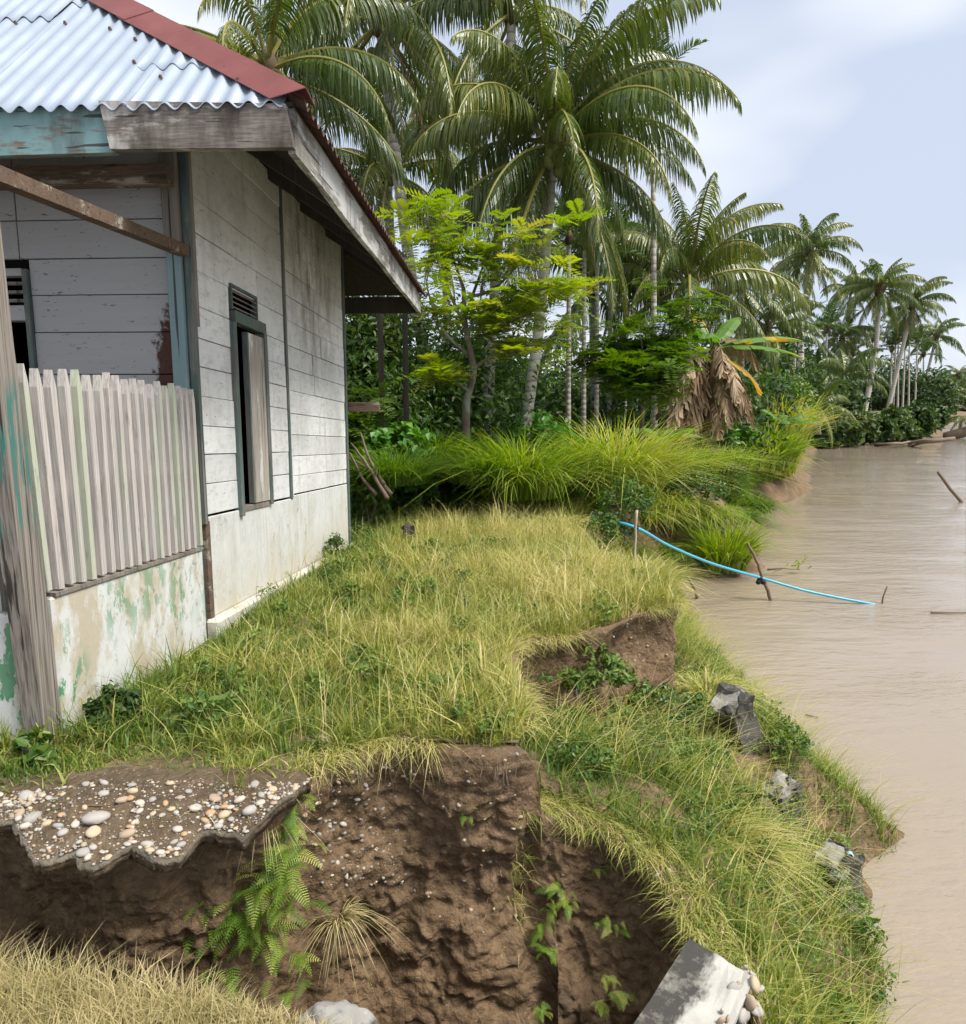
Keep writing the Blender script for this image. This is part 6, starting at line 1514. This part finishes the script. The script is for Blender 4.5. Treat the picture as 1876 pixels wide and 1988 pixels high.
rk = link('rock', blob_mesh('rock', .105, .075, .06, 77, .35, 4), M['concrete'])
rk.location = tuple(p + np.array([0, 0, -.035])); tag(rk, 'grey angular rock at the bottom edge beside the dry grass', 'rock')

# ------------------------------------------------------------------ stakes, hose, river debris
def stick(label, pts, r0, r1, mat='stick', name='wooden_stake', cat='stake', twigs=()):
    pts = [np.asarray(p, float) for p in pts]; base = pts[0]
    g = Geo(); c = curve_pts([p - base for p in pts], 5) if len(pts) > 2 else np.array([p - base for p in pts])
    c = c + RNG.normal(0, r0 * .12, c.shape); g.tube(c, np.linspace(r0, r1, len(c)), 7)
    for t in twigs:
        q = [np.asarray(x, float) - base for x in t]; g.tube(q, np.linspace(r1 * .8, r1 * .3, len(q)), 5)
    o = link(name, g.mesh(name, True), M[mat]); o.location = tuple(base); return tag(o, label, cat)
st1 = atz(1498, 1166, 0.0); yb = st1[1]
stick('crooked brown stake in the water holding the blue hose midway', [st1 + np.array([0.03, 0, -.4]), at(1498, 1166, yb), at(1480, 1120, yb), at(1470, 1090, yb), at(1451, 1054, yb)], .035, .022)
st2 = atz(1712, 1172, 0.0); ye = st2[1]
stick('thin twig stake at the outer end of the blue hose', [st2 + np.array([0, 0, -.3]), at(1713, 1178, ye), at(1715, 1160, ye), at(1723, 1138, ye)], .022, .010, twigs=([at(1714, 1172, ye), at(1724, 1176, ye), at(1730, 1182, ye)],))
stick('pale upright pole under the hose in front of the largest grass clump', [at(1233, 1090, 8.9) + np.array([0, 0, -.2]), at(1233, 1060, 8.9), at(1236, 990, 8.9)], .022, .018, 'stick_pale')
stick('short brown stick at the waterline below the terrace', [atz(1354, 1158, 0.0) + np.array([0, 0, -.2]), at(1352, 1152, 11.8), at(1337, 1120, 11.8)], .03, .022)
pl = atz(1866, 975, 0.0)
stick('slanting pole in the river at the right edge', [pl + np.array([.1, 0, -.3]), pl, at(1820, 917, pl[1])], .07, .05)
fl = atz(1845, 1190, 0.02); stick('thin dark pole floating flat at the right edge of the river', [atz(1808, 1190, .03), atz(1880, 1189, .03)], .016, .014, name='floating_pole', cat='pole')
stick('small twig drifting on the water beside the slope', [atz(1565, 1388, .02), atz(1590, 1393, .02)], .010, .006, name='floating_twig', cat='twig')
br = [atz(1490, 1106, .10), atz(1520, 1104, .14), atz(1555, 1106, .08)]
bro = stick('leafy branch lying in the water behind the crooked stake', br, .02, .008, name='fallen_branch', cat='branch', twigs=([br[1], atz(1500, 1112, .02)], [atz(1548, 1105, .1), at(1555, 1092, br[2][1])]))
C = np.array([np.asarray(random.choice((br[2], at(1560, 1093, br[2][1]), at(1512, 1102, br[1][1])))) + np.array([random.gauss(0, .08), random.gauss(0, .05), abs(random.gauss(.06, .04))]) for _ in range(16)]) - br[0]
g = Geo(); g.add(*leaf_geo(C, RNG.uniform(.07, .12, 16), RNG.normal(0, 1, (16, 3)) + np.array([0, 0, 1]), np.full(16, .7))); link('leaves', g.mesh('leaves'), M['leaf_lime'], bro)
# blue hose: from the bank over the poles down to the water
hp0 = at(1160, 1005, 9.6); hctrl = [at(1150, 1003, 9.9), hp0, at(1236, 1025, 9.0), at(1300, 1060, 9.8), at(1385, 1095, 11.0), at(1478, 1122, yb - .05), at(1560, 1146, (yb + ye) / 2), at(1640, 1163, ye), at(1712, 1176, ye)]
hb = hctrl[0]; g = Geo(); g.tube(curve_pts([p - hb for p in hctrl], 7), .021, 8)
hose = link('hose', g.mesh('hose', True), M['hose']); hose.location = tuple(hb); tag(hose, 'light blue hose strung from the bank across stakes into the river', 'hose')
for px, py, yy in ((1476, 1123, yb - .06), (1482, 1130, yb - .06), (1473, 1130, yb - .06)):
    o = link('tie', blob_mesh('tie', .045, .03, .04, 9, .5), M['rubber'], hose); o.location = tuple(at(px, py, yy) - hb)
o = link('tie', blob_mesh('tie', .03, .03, .02, 9, .5), M['rubber'], hose); o.location = tuple(at(1236, 1025, 9.0) - hb)
# driftwood raft with a fallen palm crown far right, and logs at the shore
dp = atz(1868, 852, 0.0); dr = empty('driftwood_palm', tuple(dp)); tag(dr, 'fallen palm crown stranded in the river at the right edge', 'driftwood')
for k in range(10):
    f = link('frond', FR['mid'][5 + k % 3][k % 2], None, dr); f.location = (0, 0, 2.0); f.rotation_euler = (0, 0, k * .63); f.scale = (.55, .55, .45)
g = Geo(); g.tube([(-1.5, 0, .2), (1, 0, .8), (4, .5, 1.2)], [.4, .5, .45], 8); link('trunk', g.mesh('trunk', True), M['stick'], dr)
stick('long pale driftwood log reaching from the shore to the fallen palm crown', [atz(1770, 862, .15), atz(1800, 857, .5), atz(1855, 852, .7)], .22, .14, name='driftwood_log', cat='log', twigs=([atz(1790, 858, .4), atz(1765, 866, .1)],))
stick('thin driftwood log lying along the far right-hand shore', [atz(1700, 864, .1), atz(1740, 861, .3), atz(1790, 858, .15)], .14, .08, name='driftwood_log', cat='log')
# dead branches by the house corner
for k, (a, b, c) in enumerate((((682, 860, 9.2), (715, 905, 9.0), (752, 968, 8.8)), ((690, 895, 9.2), (720, 915, 9.1), (760, 960, 9.0)), ((680, 880, 9.1), (705, 930, 9.0), (730, 960, 8.9)), ((700, 840, 9.3), (716, 890, 9.2), (745, 940, 9.0)))):
    stick(('longest dead branch', 'bent dead branch', 'lowest dead branch', 'upright dead branch')[k] + ' leaning in the brush by the rear house corner', [at(*c), at(*b), at(*a)], .03, .012, name='dead_branch', cat='branch')
# litter
def litter(name, label, px, py, y, s, mat, cat, seed):
    g = Geo(); rs = np.random.default_rng(seed); n = 5; V = []
    for i in range(n):
        for j in range(n): V.append(((i / 4 - .5) * s * (1 - .3 * abs(j / 4 - .5)), (j / 4 - .5) * s * .6, s * .25 * math.sin(i * 1.1 + seed) + rs.normal(0, s * .05)))
    Q = [(i * n + j, i * n + j + 1, (i + 1) * n + j + 1, (i + 1) * n + j) for i in range(n - 1) for j in range(n - 1)]
    V = np.array(V); k = len(V); g.add(np.concatenate([V, V - np.array([0, 0, .003])]), Q + [tuple(k + a for a in q[::-1]) for q in Q])
    o = link(name, g.mesh(name, True), M[mat]); o.location = tuple(at(px, py, y)); o.rotation_euler = (.2, .1, seed); return tag(o, label, cat)
litter('dry_leaf', 'large curled dry leaf lying on the grass near the plinth', 662, 1198, 5.05, .17, 'dry_leaf', 'leaf', 1)
litter('dry_leaf', 'pale dry leaf lying right of the large curled one', 690, 1207, 5.0, .11, 'dry_leaf', 'leaf', 2)
litter('dry_leaf', 'folded dry leaf lying below the large curled one', 660, 1225, 4.85, .10, 'dry_leaf', 'leaf', 3)
litter('dry_leaf', 'small whitish dry leaf farthest right in the terrace grass', 722, 1243, 4.7, .07, 'dry_leaf', 'leaf', 4)
litter('plastic_scrap', 'scrap of pale blue plastic caught on the slope grass', 1233, 1458, 4.4, .06, 'plastic', 'litter', 5)
litter('plastic_scrap', 'pale blue plastic rag by the stump nearest the water', 1652, 1658, 4.05, .04, 'plastic', 'litter', 6)
litter('plastic_scrap', 'faded red plastic scrap at the tip of the grassy point', 1752, 1672, 4.9, .09, 'plastic_red', 'litter', 7)
stp = at(795, 1060, 8.0); sp_ = link('tree_stump', rough_box('tree_stump', (.16, .16, .30), 14, 5, .03, .05, .2), M['wood_dark']); sp_.location = tuple(stp + np.array([0, 0, -.08])); tag(sp_, 'small dark rotten tree stump in the terrace grass', 'stump')
# glimpse of a neighbouring zinc roof behind the eave
sh = empty('zinc_shed', tuple(land(690, 830, 12.6))); tag(sh, 'small shed whose pale zinc roof shows beyond the house eave', 'shed')
so = np.array(sh.location)
c0, c1, c2, c3 = at(742, 462, 12.2), at(797, 500, 12.2), at(690, 500, 14.5), at(640, 455, 14.5)
nn = 30; V = []
for i in range(nn + 1):
    f = i / nn
    for (p, q) in ((c0, c1), (c3, c2)): pp = p + (q - p) * f; V.append(pp + np.array([0, 0, .02 * math.cos(f * 60)]) - so)
link('roof_sheet', mesh_from('roof_sheet', V, [(2 * i, 2 * i + 1, 2 * i + 3, 2 * i + 2) for i in range(nn)], smooth=True), M['zinc'], sh)
for c in (c0, c1, c2, c3):
    g = Geo(); q = c - so; g.tube([np.array([q[0] * .9, q[1], -.1]), np.array([q[0] * .9, q[1], q[2] - .05])], [.05, .05], 6); link('post', g.mesh('post'), M['wood_dark'], sh)
